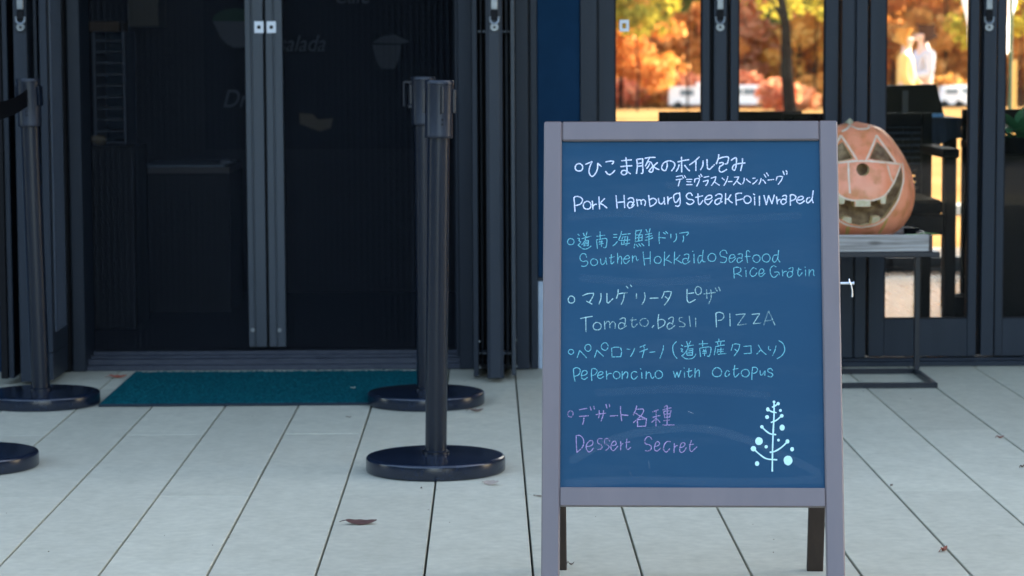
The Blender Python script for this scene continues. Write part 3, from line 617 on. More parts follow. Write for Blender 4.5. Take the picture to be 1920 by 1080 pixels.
da, db = cut(E2[1], 'O 865')
lettering('chalk_lettering', 'cyan word Peperoncino', CH['cyan'], 1.9, [E2[0]]); lettering('chalk_lettering', 'cyan word with', CH['cyan'], 1.9, [da]); lettering('chalk_lettering', 'cyan word Octopus', CH['cyan'], 1.9, [db])
F1 = [(1060,750,16,"""~.6 O 150 400 80 95|~1 415,275 540,250 650,235|415,475 690,455|555,480 550,600 515,715|740,180 775,290|850,165 870,255|915,420 1060,395 1215,380|1015,295 1015,420 995,520|1145,295 1130,440 1070,620|1215,110 1250,230|1320,110 1330,190|1340,463 1570,450|1655,170 1660,350 1690,610|1680,425 1880,445"""),
 (1160,750,16,"""545,155 500,300 440,430|520,260 730,250|730,250 750,310 690,430 600,520 440,660|510,375 650,465 845,545|560,590 570,785|560,570 820,545|835,550 810,770|570,775 810,765|~.85 1015,340 1190,275|990,515 1120,475 1250,445|1125,300 1120,765|1115,530 1060,590 990,655|1140,530 1240,650
 |1355,200 1450,140|1325,280 1440,245 1580,215|1460,160 1455,720|1350,330 1390,520|1360,320 1570,295|1575,300 1530,500|1380,410 1550,395|1390,510 1530,490|1345,605 1525,580|1320,735 1670,730""")]
lettering('chalk_lettering', 'lilac Japanese dessert line', CH['lilac'], 2.0, F1)
F2 = [(1070,805,14.77,"""150,160 155,400 170,625|150,160 250,155 340,240 360,380 300,510 170,620|440,460 540,445 610,390 600,310 530,300 440,400 430,510 490,605 560,590 630,500|~.8 870,245 790,240 745,300 760,370 840,410 870,480 830,530 750,545|1085,315 1030,245 960,250 935,330 960,390 1040,430 1060,490 970,570|~1 1150,430 1210,430 1260,390 1240,320 1180,320 1125,410 1115,510 1160,570 1210,560 1305,450|~.9 1385,320 1385,560|1390,440 1410,400 1450,380|1555,245 1545,400 1545,500 1590,540 1665,480|1515,355 1640,330"""),
 (1190,805,14.77,"""480,265 420,190 340,200 280,290 300,380 400,410 460,460 450,540 380,580 300,575|570,455 640,440 690,390 660,330 600,340 555,440 550,540 600,585 650,570 725,500|995,330 910,320 840,380 800,500 830,590 890,610 975,520|1100,375 1090,625|1105,500 1130,450 1195,430|1270,490 1340,470 1395,400 1360,350 1290,380 1260,480 1250,580 1300,625 1370,590 1430,490|1575,290 1535,420 1530,540 1575,600 1640,550 1725,470|1510,410 1640,395""")]
lettering('chalk_lettering', 'lilac word Dessert', CH['lilac'], 1.9, [F2[0]]); lettering('chalk_lettering', 'lilac word Secret', CH['lilac'], 1.9, [F2[1]])
CHz = chalk_mat('wiped_chalk_haze', (.5,.58,.66), 1.0)
lettering('wiped_chalk', 'faint wiped arcs and bands of old chalk', CHz, 16, [(0,0,1,"~.035 1072,862 1150,822 1250,803 1340,806 1430,835 1535,885|~.03 1062,905 1200,899 1380,903 1540,898|~.02 1070,405 1180,398 1320,410 1500,402|~.02 1090,520 1230,528 1330,520|~.02 1250,345 1330,352 1420,340|~.02 1120,735 1280,728 1440,740")], w0=WL-.0004)['kind'] = 'stuff'
lettering('chalk_scratch', 'fine scratches in the lower half of the panel', CHz, 1.1, [(0,0,1,"~.15 1216,862 1218,878|~.2 1180,884 1186,893|~.35 1330,800 1336,801|~.4 1290,770 1300,774|~.35 1118,600 1112,612")], w0=WL-.0002)
T1 = [(1400,745,7.45,"""385,55 386,150 385,250|385,250 372,500 365,700|365,700 362,860 360,1025|360,128 400,110 440,80|300,160 350,190 415,205|345,342 420,310 490,250|215,405 260,450 330,500 410,512|330,760 400,745 490,690 575,610|97,710 180,785 280,850 425,865""")]
tree = lettering('tree_drawing', 'pale mint drawn tree with round baubles at the lower right', CH['paint'], 3.0, T1)
vs = []; fs = []
for i, d in enumerate(((385,55,19),(443,80,23),(298,160,24,30),(474,175,20),(493,250,25),(288,267,28,27),(215,404,24),(499,415,36,42),(173,605,53,56),(447,590,19),(275,683,23),(573,608,27,31),(97,710,38),(638,717,27,30),(581,875,61,69),(148,918,30,34))):
    cx, cy, rx = d[:3]; ry = d[3] if len(d) > 3 else rx; b = len(vs); n = 22
    for k in range(n):
        t = 2*math.pi*k/n; q = uv_front(1400+(cx+rx*math.cos(t)*(1+random.uniform(-.04,.04)))/7.45, 745+(cy+ry*math.sin(t)*(1+random.uniform(-.04,.04)))/7.45); vs.append(ff(q[0], q[1], WL+.0004))
    fs.append(tuple(range(b, b+n))[::-1])
mb = MB(); mb.add(vs, fs); o = mb.build('bauble_drawing', CH['paint'], panel); at = o.data.attributes.new('pressure', 'FLOAT', 'POINT'); at.data.foreach_set('value', [1.0]*len(vs))

# ------------------------------------------------------------------ queue barrier stanchions
def stanchion(base, tilt, tdir, label, head_rz, receptacle=True):
    st = empty('queue_stanchion', base, label, 'barrier post', 'black queue barrier stanchions by the doorway')
    T = Matrix.Translation(base)
    mb = MB(); mb.lathe([(.150,0),(.1655,0),(.169,.003),(.1695,.006),(.1695,.031),(.1685,.0345),(.166,.037),(.160,.0385),(.150,.039),(.04,.0415),(.034,.042)], n=96, M=T); mb.build('base', M['base_powder'], st, smooth='auto')
    A = Matrix.Translation(base) @ Matrix.Rotation(tilt, 4, Vector(tdir)) @ Matrix.Rotation(head_rz, 4, 'Z')
    mb = MB(); mb.lathe([(.030,.038),(.0325,.038),(.0325,.048),(.0262,.0505),(.0262,.840)], n=48, M=A); mb.build('pole', M['black_powder'], st, smooth='auto')
    mb = MB(); mb.lathe([(.026,.808),(.0325,.808),(.0338,.811),(.0338,.815),(.0332,.817),(.0340,.936),(.0352,.937),(.0352,.944),(.0335,.947),(.002,.9475)], n=48, M=A); hd = mb.build('head', M['grey_powder'], st, smooth='auto')
    mb = MB()
    for sgn in (-1, 1):                        # side clips
        mb.box(sgn*.036-.004, sgn*.036+.004, -.012, .012, .868, .925, .0015, A)
    mb.box(.0060, .0115, -.0352, -.030, .868, .930, .001, A)
    mb.build('belt_clip', M['black_powder'], st, each=True)
    mb = MB(); mb.box(.0035, .0058, -.0346, -.030, .866, .932, 0, A)
    for z in (.853, .842): mb.tube([A @ Vector((.009, -.0350, z)), A @ Vector((.009, -.031, z))], .0022, 10)
    mb.build('slot', M['alu_dk'], st)
    if receptacle:                             # belt end holder sticking out to the left
        mb = MB(); x0 = -.034
        for a in ((x0-.024, x0-.020), (x0-.007, x0-.003)): mb.box(a[0], a[1], -.010, .010, .862, .932, .001, A)
        mb.box(x0-.021, x0+.002, -.010, .010, .928, .935, .001, A); mb.box(x0-.010, x0+.002, -.010, .010, .858, .866, .001, A)
        mb.build('belt_holder', M['grey_powder'], st)
    return st
b1 = G(817, 882); b2 = G(799, 757.5); b3 = G(78, 758); b4 = G(-57, 875)
stanchion(b1, R(.95), (0,1,0), 'nearest black stanchion standing alone left of the menu board', R(0), False)
stanchion(b2, R(-.1), (0,1,0), 'rear black stanchion standing half hidden behind the nearest one', R(5))
stanchion(b3, R(-1.1), (0,1,0), 'black stanchion with its belt pulled out at the left edge of the doorway', R(-20), False)
stanchion(b4, 0, (0,1,0), 'stanchion cut off by the left picture edge, only its round base showing', R(10), False)
# belt between the two left stanchions
vs = []; fs = []
t3 = b3+Vector((-.016, -.033, 0)); t4 = b4+Vector((.0, .036, 0)); n = 24
for i in range(n+1):
    t = i/n; p = t3.lerp(t4, t); sag = -.030*4*t*(1-t)*.9; zc = .892+sag; tw = .012*math.sin(3*t)
    for dz in (-.0245, .0245): vs.append((p.x+tw*(1 if dz > 0 else -1)*.4, p.y, zc+dz))
for i in range(n): fs.append((2*i, 2*i+1, 2*i+3, 2*i+2))
mb = MB(); mb.add(vs, fs); bl = mb.build('barrier_belt', M['belt']); tag(bl, 'black webbing belt leaving the stanchion towards the left picture edge', 'belt')
sm = bl.modifiers.new('s', 'SOLIDIFY'); sm.thickness = .0015

# ------------------------------------------------------------------ door mat
a, b, c = G(190, 755.5, .012), G(250, 697, .012), G(788, 756, .012)
m_, nt, bs = new_mat('teal_mat_fibre')
cc, _ = noise_mix(nt, (.0,.042,.056), (.010,.18,.19), 75, 8, .42, .76, rough=.85); nt.links.new(cc, bs.inputs['Base Color']); bs.inputs['Roughness'].default_value = .85; bs.inputs['Specular IOR Level'].default_value = .08
bump(nt, bs, 260, .9, .006, detail=10); M['mat'] = m_
mt = empty('door_mat', ((a.x+c.x)/2, (a.y+b.y)/2, 0), 'teal coarse fibre doormat lying in front of the doorway', 'doormat')
# displaced fibre surface
nx, ny = 190, 100; vs = []; fs = []
x0, x1, y0, y1 = (a.x+b.x)/2, c.x, a.y, min(b.y, YF-.012)
for j in range(ny+1):
    for i in range(nx+1):
        e = min(i, nx-i, j, ny-j); z = .0105+.0045*random.random()**2 if e > 0 else .009
        vs.append((x0+(x1-x0)*i/nx, y0+(y1-y0)*j/ny, z))
for j in range(ny):
    for i in range(nx): q = j*(nx+1)+i; fs.append((q, q+1, q+nx+2, q+nx+1))
mb = MB(); mb.add(vs, fs); mb.build('pile', M['mat'], mt)
MB().box(x0-.003, x1+.003, y0-.003, y1+.003, .0008, .0088, .001).build('rubber_backing', mk('dark_teal_rubber', (.0,.012,.022), .7), mt)

# ------------------------------------------------------------------ side stand with the carved pumpkin
ysf = G(1700, 728).y; ysr = G(1690, 700).y-.0
xR = G(1753, 724).x; xL = xR-.50; tz = Zr(472, ysf, 1745); zf = tz-.016
stand = empty('plant_stand', ((xL+xR)/2, (ysf+ysr)/2, 0), 'low black metal stand with an open rectangular foot right of the menu board', 'side table')
bt = .016
mb = MB()
mb.box(xL, xR, ysf, ysf+bt, .0005, bt, .001); mb.box(xL, xR, ysr-bt, ysr, .0005, bt, .001); mb.box(xR-bt, xR, ysf+bt+.0002, ysr-bt-.0002, .0005, bt, .001); mb.box(xL, xL+bt, ysf+bt+.0002, ysr-bt-.0002, .0005, bt, .001)
mb.build('foot_frame', M['black_powder'], stand)
for x in (xL, xR-bt-.0):
    mb = MB(); mb.box(x, x+bt, ysr-bt*2.4, ysr-bt-.001, bt+.0002, zf, .001); mb.build('leg', M['black_powder'], stand)
MB().box(xL-.002, xR+.002, ysf-.004, ysr+.02, zf+.0002, tz, .0015).build('tabletop', M['black_powder'], stand)
# weathered wooden tray
ht = Zr(440, ysf, 1745)-tz
M['weathered'] = mk('weathered_wood', (.36,.36,.37), .75, (.52,.53,.55), 7, stretch=(.35,6,9), bmp=(90,.5,.002,(.12,1,1)))
def wood_knots():
    m, nt, bs = new_mat('weathered_plank')
    c, _ = noise_mix(nt, (.17,.145,.12), (.46,.42,.37), 14, 8, .3, .66, stretch=(.35,6,9))
    tc = nt.nodes.new('ShaderNodeTexCoord'); v = nt.nodes.new('ShaderNodeTexVoronoi'); v.inputs['Scale'].default_value = 9
    mp = nt.nodes.new('ShaderNodeMapping'); mp.inputs['Scale'].default_value = (.55,1,1.6); nt.links.new(tc.outputs['Object'], mp.inputs[0]); nt.links.new(mp.outputs[0], v.inputs['Vector'])
    r = nt.nodes.new('ShaderNodeValToRGB'); r.color_ramp.elements[0].position = .06; r.color_ramp.elements[1].position = .16; r.color_ramp.elements[0].color = (.25,.22,.2,1); r.color_ramp.elements[1].color = (1,1,1,1); nt.links.new(v.outputs['Distance'], r.inputs[0])
    x = nt.nodes.new('ShaderNodeMix'); x.data_type = 'RGBA'; x.blend_type = 'MULTIPLY'; x.inputs[0].default_value = 1; nt.links.new(c, x.inputs[6]); nt.links.new(r.outputs[0], x.inputs[7])
    nt.links.new(x.outputs[2], bs.inputs['Base Color']); bs.inputs['Roughness'].default_value = .8; bump(nt, bs, 70, .5, .002, (.15,1,1)); return m
M['plank'] = wood_knots()
xtr = X(1742, ysf, 455)
tray = empty('wooden_tray', ((xL+xtr)/2, (ysf+ysr)/2, tz), 'weathered grey wooden tray under the carved pumpkin', 'tray')
mb = MB(); mb.box(xL+.004, xtr, ysf+.001, ysf+.015, tz+.0004, tz+ht, .0015); mb.build('front_plank', M['plank'], tray)
mb = MB(); mb.box(xL+.004, xtr, ysr-.006, ysr+.008, tz+.0004, tz+ht, .0015); mb.build('rear_plank', M['plank'], tray)
for x in (xL+.004, xtr-.011):
    mb = MB(); mb.box(x+.0004, x+.0106, ysf+.0155, ysr-.0065, tz+.0004, tz+ht-.002, .001); mb.build('end_plank', M['plank'], tray)
mb = MB(); mb.box(xtr+.0004, xtr+.011, ysf+.002, ysr+.006, tz+.0004, tz+ht-.001, .001); mb.build('corner_block', M['dark_wood'], tray)
mb = MB(); mb.box(xL+.015, xtr-.012, ysf+.0155, ysr-.0065, tz+.0004, tz+.008); mb.build('tray_floor', M['plank'], tray)

# pumpkin
YP = (ysf+ysr)/2+.005; pu = YP/FPX*.978; pc = P(1611, 340, YP-.1)
zpx = lambda y: Zr(y, YP-.10, 1611)
prof = [(229.6,3),(230,14),(231,22),(235,36),(243,47),(252,57),(262,65),(275,74),(295,86),(322,98),(350,104.5),(370,106),(390,103.5),(410,97),(425,88),(438,75),(448,58),(455,36),(457,14)]
zb_ = tz+.0085
ptab = [(zpx(y), w*pu*1.09) for y, w in prof]; zmin = ptab[-1][0]; ptab = [(z if z > zb_+.04 else zb_+(z-zmin)/(zb_+.04-zmin)*.04 if zmin < zb_ + .04 else z, r) for z, r in ptab]
zs_ = np.array([p[0] for p in ptab][::-1]); rs_ = np.array([p[1] for p in ptab][::-1])
def prad(z, phi, k=1.0):
    r = float(np.interp(z, zs_, rs_))
    return r*(1-.03*(1-abs(math.sin(phi*5+.3)))**2)*k
def pgrid(k, nz=90, na=140, zpad=0.0):
    vs = []; fs = []; z0, z1 = zs_[0], zs_[-1]; zc = (z0+z1)/2
    for j in range(nz+1):
        t = .5-.5*math.cos(math.pi*j/nz); z = z0+(z1-z0)*(.001+.998*t)
        for i in range(na):
            phi = 2*math.pi*i/na; r = max(prad(z, phi), .0004)
            vs.append((pc.x+r*k*math.sin(phi), YP-r*k*math.cos(phi), zc+(z-zc)*k))
    for j in range(nz):
        for i in range(na): fs.append((j*na+i, j*na+(i+1)%na, (j+1)*na+(i+1)%na, (j+1)*na+i))
    fs.append(tuple(range(na))[::-1]); fs.append(tuple(range(nz*na, nz*na+na)))
    return vs, fs
# smooth the radius table
zz = np.linspace(zs_[0], zs_[-1], 60); rr = np.interp(zz, zs_, rs_); rr2 = rr.copy()
for _ in range(3): rr2[1:-1] = (rr2[:-2]+2*rr2[1:-1]+rr2[2:])/4
zs_, rs_ = zz, rr2
def zp_(x, y): return (pc.x+((1560+x/4)-1611.5)*pu, zpx(210+y/4))          # from the enlarged tracing
mir = lambda L: [(410-x, y) for x, y in L]
eye = [(345,205),(264,345),(330,360),(462,376)]
eyeL = mir(eye)
half = [(205,700),(262,700),(268,655),(335,640),(343,680),(378,680),(392,610),(440,545),(480,480),(520,412),(528,480),(515,560),(480,650),(430,725),(380,785),(348,800),(336,772),(290,778),(278,830),(205,845)]
mouth = half + mir(half)[::-1][1:-1]
nose = [(210+49*math.cos(t), 425+47*math.sin(t)) for t in np.linspace(0, 2*math.pi, 25)[:-1]]
def prism(poly, dep=.055):
    q = [zp_(*p) for p in poly]; ar = sum(q[i][0]*q[(i+1)%len(q)][1]-q[(i+1)%len(q)][0]*q[i][1] for i in range(len(q)))
    if ar < 0: q = q[::-1]
    n = len(q); vs = [(x, YP-.4, z) for x, z in q]+[(x, YP-.175*1.03+dep, z) for x, z in q]
    fs = [tuple(range(n)), tuple(range(n, 2*n))[::-1]]+[(i, i+n, (i+1)%n+n, (i+1)%n) for i in range(n)]
    return vs, fs
def tmp_obj(vs, fs):
    me = bpy.data.meshes.new('t'); me.from_pydata(vs, [], fs); bm = bmesh.new(); bm.from_mesh(me); bmesh.ops.recalc_face_normals(bm, faces=bm.faces[:]); bm.to_mesh(me); bm.free()
    o = bpy.data.objects.new('t', me); COL.objects.link(o); return o
po = tmp_obj(*pgrid(1.0)); cutters = [tmp_obj(*pgrid(.55, 40, 60))]+[tmp_obj(*prism(q, d_)) for q, d_ in ((eye, .075), (eyeL, .075), (mouth, .072), (nose, .05))]
for c in cutters:
    b = po.modifiers.new('b', 'BOOLEAN'); b.operation = 'DIFFERENCE'; b.solver = 'EXACT'; b.object = c
dg = bpy.context.evaluated_depsgraph_get(); pme = bpy.data.meshes.new_from_object(po.evaluated_get(dg), depsgraph=dg)
for c in cutters+[po]: bpy.data.objects.remove(c)
pumpkin = empty('carved_pumpkin', (pc.x, YP, zb_), 'large pinkish orange carved pumpkin with a wide gap-toothed grin', 'pumpkin')
def pumpkin_mats():
    m, nt, bs = new_mat('pumpkin_skin')
    c, _ = noise_mix(nt, (.86,.235,.088), (.90,.35,.19), 9, 8, .3, .65)
    tc = nt.nodes.new('ShaderNodeTexCoord'); sp = nt.nodes.new('ShaderNodeSeparateXYZ'); nt.links.new(tc.outputs['Object'], sp.inputs[0])
    n = nt.nodes.new('ShaderNodeTexNoise'); n.inputs['Scale'].default_value = 22; n.inputs['Detail'].default_value = 8; nt.links.new(tc.outputs['Object'], n.inputs['Vector'])
    r = nt.nodes.new('ShaderNodeValToRGB'); r.color_ramp.elements[0].position = .48; r.color_ramp.elements[1].position = .68; r.color_ramp.elements[0].color = (0,0,0,1); r.color_ramp.elements[1].color = (.75,.75,.75,1); nt.links.new(n.outputs['Fac'], r.inputs[0])
    x = nt.nodes.new('ShaderNodeMix'); x.data_type = 'RGBA'; nt.links.new(r.outputs[0], x.inputs[0]); nt.links.new(c, x.inputs[6]); x.inputs[7].default_value = (.56,.19,.045,1)
    nt.links.new(x.outputs[2], bs.inputs['Base Color']); bs.inputs['Roughness'].default_value = .42; bump(nt, bs, 45, .25, .003); return m
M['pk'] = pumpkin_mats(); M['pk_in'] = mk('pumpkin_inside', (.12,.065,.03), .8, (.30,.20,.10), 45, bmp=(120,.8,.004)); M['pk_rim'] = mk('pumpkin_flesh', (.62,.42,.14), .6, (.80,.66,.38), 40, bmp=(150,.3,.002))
inv = wm(pumpkin).inverted()
for m in (M['pk'], M['pk_in'], M['pk_rim']): pme.materials.append(m)
for v in pme.vertices: pass
idx = []
zc0 = (zs_[0]+zs_[-1])/2
for f in pme.polygons:
    c = f.center; dx, dy = c.x-pc.x, YP-c.y; phi = math.atan2(dx, dy); r = math.hypot(dx, dy)
    ro = max(prad(c.z, phi), .0004); zi = zc0+(c.z-zc0)/.55; ri = .55*prad(zi, phi) if zs_[0] < zi < zs_[-1] else 0
    vr_ = [math.hypot(pme.vertices[i].co.x-pc.x, YP-pme.vertices[i].co.y) for i in f.vertices]
    out_n = f.normal.x*dx-f.normal.y*dy
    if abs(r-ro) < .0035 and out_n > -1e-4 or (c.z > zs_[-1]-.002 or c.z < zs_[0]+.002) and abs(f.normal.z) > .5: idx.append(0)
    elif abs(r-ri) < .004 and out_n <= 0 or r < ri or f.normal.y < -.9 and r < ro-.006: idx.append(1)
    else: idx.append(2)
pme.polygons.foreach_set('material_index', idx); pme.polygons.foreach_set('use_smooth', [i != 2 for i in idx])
for v in pme.vertices: v.co = inv @ v.co
pme.set_sharp_from_angle(angle=R(50))
pb = bpy.data.objects.new('shell', pme); COL.objects.link(pb); pb.parent = pumpkin
def on_skin(x, z, off=.0010):
    dx = x-pc.x; phi = 0
    for _ in range(6): r = prad(z, phi); phi = math.asin(max(-.985, min(.985, dx/r)))
    return Vector((x, YP-(r+off)*math.cos(phi), z)) if abs(dx) < r*.985 else Vector((pc.x+math.copysign(r+off, dx), YP-.01, z))
def skin_line(mb, pts, w, closed=False, curve=True):
    p = [Vector((*zp_(*q), 0)) for q in pts]
    if closed: p.append(p[0])
    if curve: p = catmull(p, 6)
    else:
        pp = []
        for i in range(len(p)-1): pp += [p[i].lerp(p[i+1], t/6) for t in range(6)]
        p = pp+[p[-1]]
    vs = []; fs = []; n = len(p); hw_ = w*pu/2
    for i, q in enumerate(p):
        d = p[min(i+1,n-1)]-p[max(i-1,0)]; d.normalize(); nn = Vector((-d.y, d.x, 0)); k = hw_*(1+random.uniform(-.12,.12))
        a, b = q+nn*k, q-nn*k; vs += [on_skin(a.x, a.y), on_skin(b.x, b.y)]
    for i in range(n-1): fs.append((2*i, 2*i+1, 2*i+3, 2*i+2))
    mb.add(vs, fs)
M['pk_line'] = mk('pale_scored_flesh', (.76,.52,.34), .6, (.84,.66,.48), 60)
mb = MB()
E = [(340,176),(236,360),(482,386)]
for L in (E, mir(E)): skin_line(mb, L, 4.0, True, False)
up = [(205,650),(285,650),(370,618),(440,540),(480,470),(522,392)]; lo = [(540,385),(536,500),(515,570),(480,665),(405,775),(320,835),(205,858)]
for L in (up, lo): skin_line(mb, L, 3.4); skin_line(mb, mir(L), 3.4)
skin_line(mb, [(205,362),(300,366),(430,382),(520,392)], 3); skin_line(mb, mir([(205,362),(300,366),(430,382),(520,392)]), 3)
for L in ([(104,372),(102,480),(108,600)], [(405,395),(420,460),(440,515)], [(150,100),(190,124),(240,130),(288,122),(300,102)], [(80,148),(120,128),(155,98)]): skin_line(mb, L, 3.2)
mb.build('carved_outline', M['pk_line'], pumpkin)
M['tooth'] = mk('pale_peeled_flesh', (.56,.45,.25), .6, (.66,.56,.36), 60)
for poly in ([(150,652),(262,652),(262,698),(150,698)], [(337,640),(388,618),(378,678),(345,678)], mir([(337,640),(388,618),(378,678),(345,678)]), [(288,780),(336,774),(350,800),(300,826),(280,826)], mir([(288,780),(336,774),(350,800),(300,826),(280,826)])):
    q = [zp_(*p_) for p_ in poly]; vs = [on_skin(a, b, .0016) for a, b in q]; mb = MB(); mb.add(vs, [tuple(range(len(vs)))]); mb.build('tooth', M['tooth'], pumpkin)
M['pk_juice'] = mk('yellow_groove', (.60,.36,.09), .6)
mb = MB(); skin_line(mb, [(104,852),(108,885),(106,915)], 7); skin_line(mb, [(402,790),(380,850),(352,912)], 5); mb.build('carved_groove', M['pk_juice'], pumpkin)
q = P(1591, 229, YP-.02); mb = MB(); mb.tube([(q.x, q.y, zs_[-1]-.006), (q.x+.002, q.y, zs_[-1]+.001), (q.x-.002, q.y, zs_[-1]+.006)], [.016,.012,.009], 10); mb.build('stem', mk('dry_stem', (.40,.36,.24), .8, (.28,.26,.16), 50), pumpkin)
# greenery spilling at the tray's right corner
def leaf_blade(mb, p, d, up, L, W, curl=.2, n=6):
    d = Vector(d).normalized(); up = Vector(up).normalized(); s = d.cross(up).normalized(); up = s.cross(d)
    vs = []; fs = []
    for i in range(n+1):
        t = i/n; wd = W*math.sin(math.pi*min(1, t*.92+.06))**.8*(1-.25*t); c = Vector(p)+d*(L*t)+up*(-curl*L*t*t)
        vs += [c-s*wd/2+up*.12*W, c, c+s*wd/2+up*.12*W]
    for i in range(n):
        a = i*3; fs += [(a, a+1, a+4, a+3), (a+1, a+2, a+5, a+4)]
    mb.add(vs, fs)
M['green_leaf'] = mk('green_leaf', (.10,.30,.09), .5, (.22,.48,.16), 30)
mb = MB(); q = P(1725, 437, ysf+.05)
for dx, dz, l in ((-.03,0,.05),(.015,.004,.045),(.0,.008,.04),(-.05,.0,.04)): leaf_blade(mb, (q.x+dx, q.y+random.uniform(-.02,.02), tz+ht-.004+dz*.5), (1,random.uniform(-.6,.3),.15), (0,0,1), l, .022)
tag(mb.build('leaf_sprig', M['green_leaf']), 'bright green leaf sprig on the right corner of the wooden tray', 'foliage')
mb = MB(); mb.box(X(1695,ysf+.2,430), X(1722,ysf+.2,430), ysf+.17, ysf+.21, tz+.009, Zr(428,ysf+.17,1700), .002); tag(mb.build('small_black_box', M['black']), 'small dark box standing in the tray between pumpkin and leaf sprig', 'box')

# ------------------------------------------------------------------ fallen leaves
def fallen(px, py, size, rot, curl, mat, label, z=.001, lift=0, fold=.35, name='fallen_leaf', tilt=0.0):
    c = G(px, py); u = c.y/FPX; L = size*u; mb = MB(); n = 12; vs = []; fs = []
    for i in range(n+1):
        t = i/n; wd = L*.42*math.sin(math.pi*min(1,.05+t*.93))**.7*(1-.3*t)*(1+.10*math.sin(t*17)); zc = curl*L*(2*t-1)**2+lift*L*t
        for j, s_ in enumerate((-1, -.5, 0, .5, 1)):
            vs.append(((t-.5)*L, s_*wd/2, zc+fold*abs(s_)*wd/2+.0005))
    for i in range(n):
        for j in range(4): a = i*5+j; fs.append((a, a+5, a+6, a+1))
    mb.add(vs, fs); mb.tube([(-.5*L, 0, curl*L+.001), (-.62*L, .02*L, curl*L*.7+.001), (-.72*L, .05*L, .0015)], [.0007,.0006,.0005], 6)
    Tm = Matrix.Rotation(tilt, 4, 'X'); mb.v = [tuple(Tm @ Vector(v)) for v in mb.v]; zmn = min(v[2] for v in mb.v)
    o = mb.build(name, mat); o.location = (c.x, c.y, z-zmn+.0002); o.rotation_euler = (0, 0, rot)
    mo = o.modifiers.new('s', 'SOLIDIFY'); mo.thickness = .0006; mo.offset = 0
    return tag(o, label, 'leaf', 'fallen leaves on the terrace')
LFM = {k: mk('dry_leaf_'+k, c, .6, c2, 60, bmp=(90,.4,.002)) for k, c, c2 in (('maroon',(.065,.026,.020),(.115,.055,.04)),('tan',(.36,.27,.20),(.48,.38,.30)),('pale',(.55,.56,.42),(.7,.7,.55)),('red',(.22,.05,.03),(.33,.12,.06)),('brown',(.10,.06,.04),(.17,.11,.07)))}
fallen(678, 983, 58, R(2), .10, LFM['maroon'], 'dark maroon dry leaf alone on the boards left of the near stanchion base', fold=.12, tilt=R(17))
fallen(924, 909, 38, R(-38), .12, LFM['tan'], 'curled tan leaf leaning against the near stanchion base', lift=.15, fold=.35, tilt=R(30))
fallen(893, 772, 28, R(15), .2, LFM['brown'], 'crumpled brown leaf at the rear stanchion base', fold=.5, tilt=R(20))
fallen(222, 709, 34, R(10), .15, LFM['red'], 'small reddish curled leaf above the mat corner near the door sill', fold=.5, tilt=R(15))
fallen(256, 758, 24, R(0), .12, LFM['pale'], 'small pale green leaf at the front edge of the teal mat', fold=.4, tilt=R(15))
fallen(1768, 1034, 28, R(60), .3, LFM['red'], 'curled dark red leaf on the boards in the lower right', fold=.8, tilt=R(20))
fallen(1876, 822, 15, R(20), .3, LFM['red'], 'tiny reddish leaf bit beside a joint at the far right', fold=.8)
fallen(1917, 877, 15, R(50), .3, LFM['brown'], 'tiny brown leaf cut by the right picture edge', fold=.8)
fallen(1071, 1060, 12, R(0), .5, LFM['brown'], 'tiny dark leaf crumb between the board legs', fold=1)
fallen(1672, 912, 9, R(60), .4, LFM['brown'], 'dark crumb caught on a joint right of the board', fold=1)
fallen(1012, 931, 18, R(-20), .05, LFM['brown'], 'thin twig-like leaf bit at the left foot of the board', fold=.2)
fallen(663, 736, 8, R(20), .2, LFM['pale'], 'small white petal lying on the teal mat', z=.0135, fold=.5, name='fallen_petal')
fallen(655, 783, 9, R(20), .2, LFM['brown'], 'brown speck of leaf between the mat and the near stanchion', fold=.5)
fallen(790, 916, 10, R(90), .2, LFM['brown'], 'brown crumb touching the front of the near stanchion base', fold=.5)
rb = random.Random(3); mb = MB()
for i in range(70):
    x, y = rb.uniform(-1.9, 2.3), rb.uniform(3.9, YF-.1); s_ = rb.uniform(.001,.0028); mb.box(x, x+s_, y, y+s_*rb.uniform(.5,1.5), .0003, .0012)
tag(mb.build('litter_crumbs', LFM['brown']), kind='stuff')

# ------------------------------------------------------------------ left room, seen through the pleated screens
YI = YF+2.6
def at_wall(x, y, Y=YI-.012): return P(x, y, Y)
M['mur_white'] = mk('faded_chalk_white', (.24,.26,.30), .9); M['mur_tan'] = mk('faded_chalk_tan', (.36,.28,.18), .9); M['mur_green'] = mk('faded_chalk_green', (.06,.15,.08), .9)
mural = empty('wall_mural', at_wall(520, 120), 'dark wall menu mural with bowl, cup, bread and words behind the screens', 'mural')
MB().box(at_wall(380,0).x, at_wall(850,0).x, YI-.010, YI-.001, .62, 2.2).build('mural_panel', mk('mural_black', (.008,.009,.013), .9), mural)
def poly_on_wall(pts, mat, name, dy=0.0, label=None):
    vs = [P(x, y, YI-.0115-dy) for x, y in pts]; mb = MB(); mb.add(vs, [tuple(range(len(vs)))]); o = mb.build(name, mat, mural); return o
poly_on_wall([(399,40),(405,52),(412,68),(424,82),(438,89),(455,89),(472,80),(486,62),(494,40)], M['mur_white'], 'bowl_drawing')
poly_on_wall([(399,40),(402,28),(418,19),(440,15),(468,18),(488,26),(494,40)], M['mur_green'], 'salad_drawing')
poly_on_wall([(698,84),(703,104),(708,120),(716,129),(740,129),(748,110),(752,84)], M['mur_white'], 'cup_drawing')
poly_on_wall([(698,80),(716,68),(740,65),(768,78),(752,82)], M['mur_white'], 'lid_drawing', .0004)
poly_on_wall([(561,212),(586,214),(596,224),(624,222),(620,240),(600,246),(582,240),(562,232)], M['mur_tan'], 'bread_drawing')
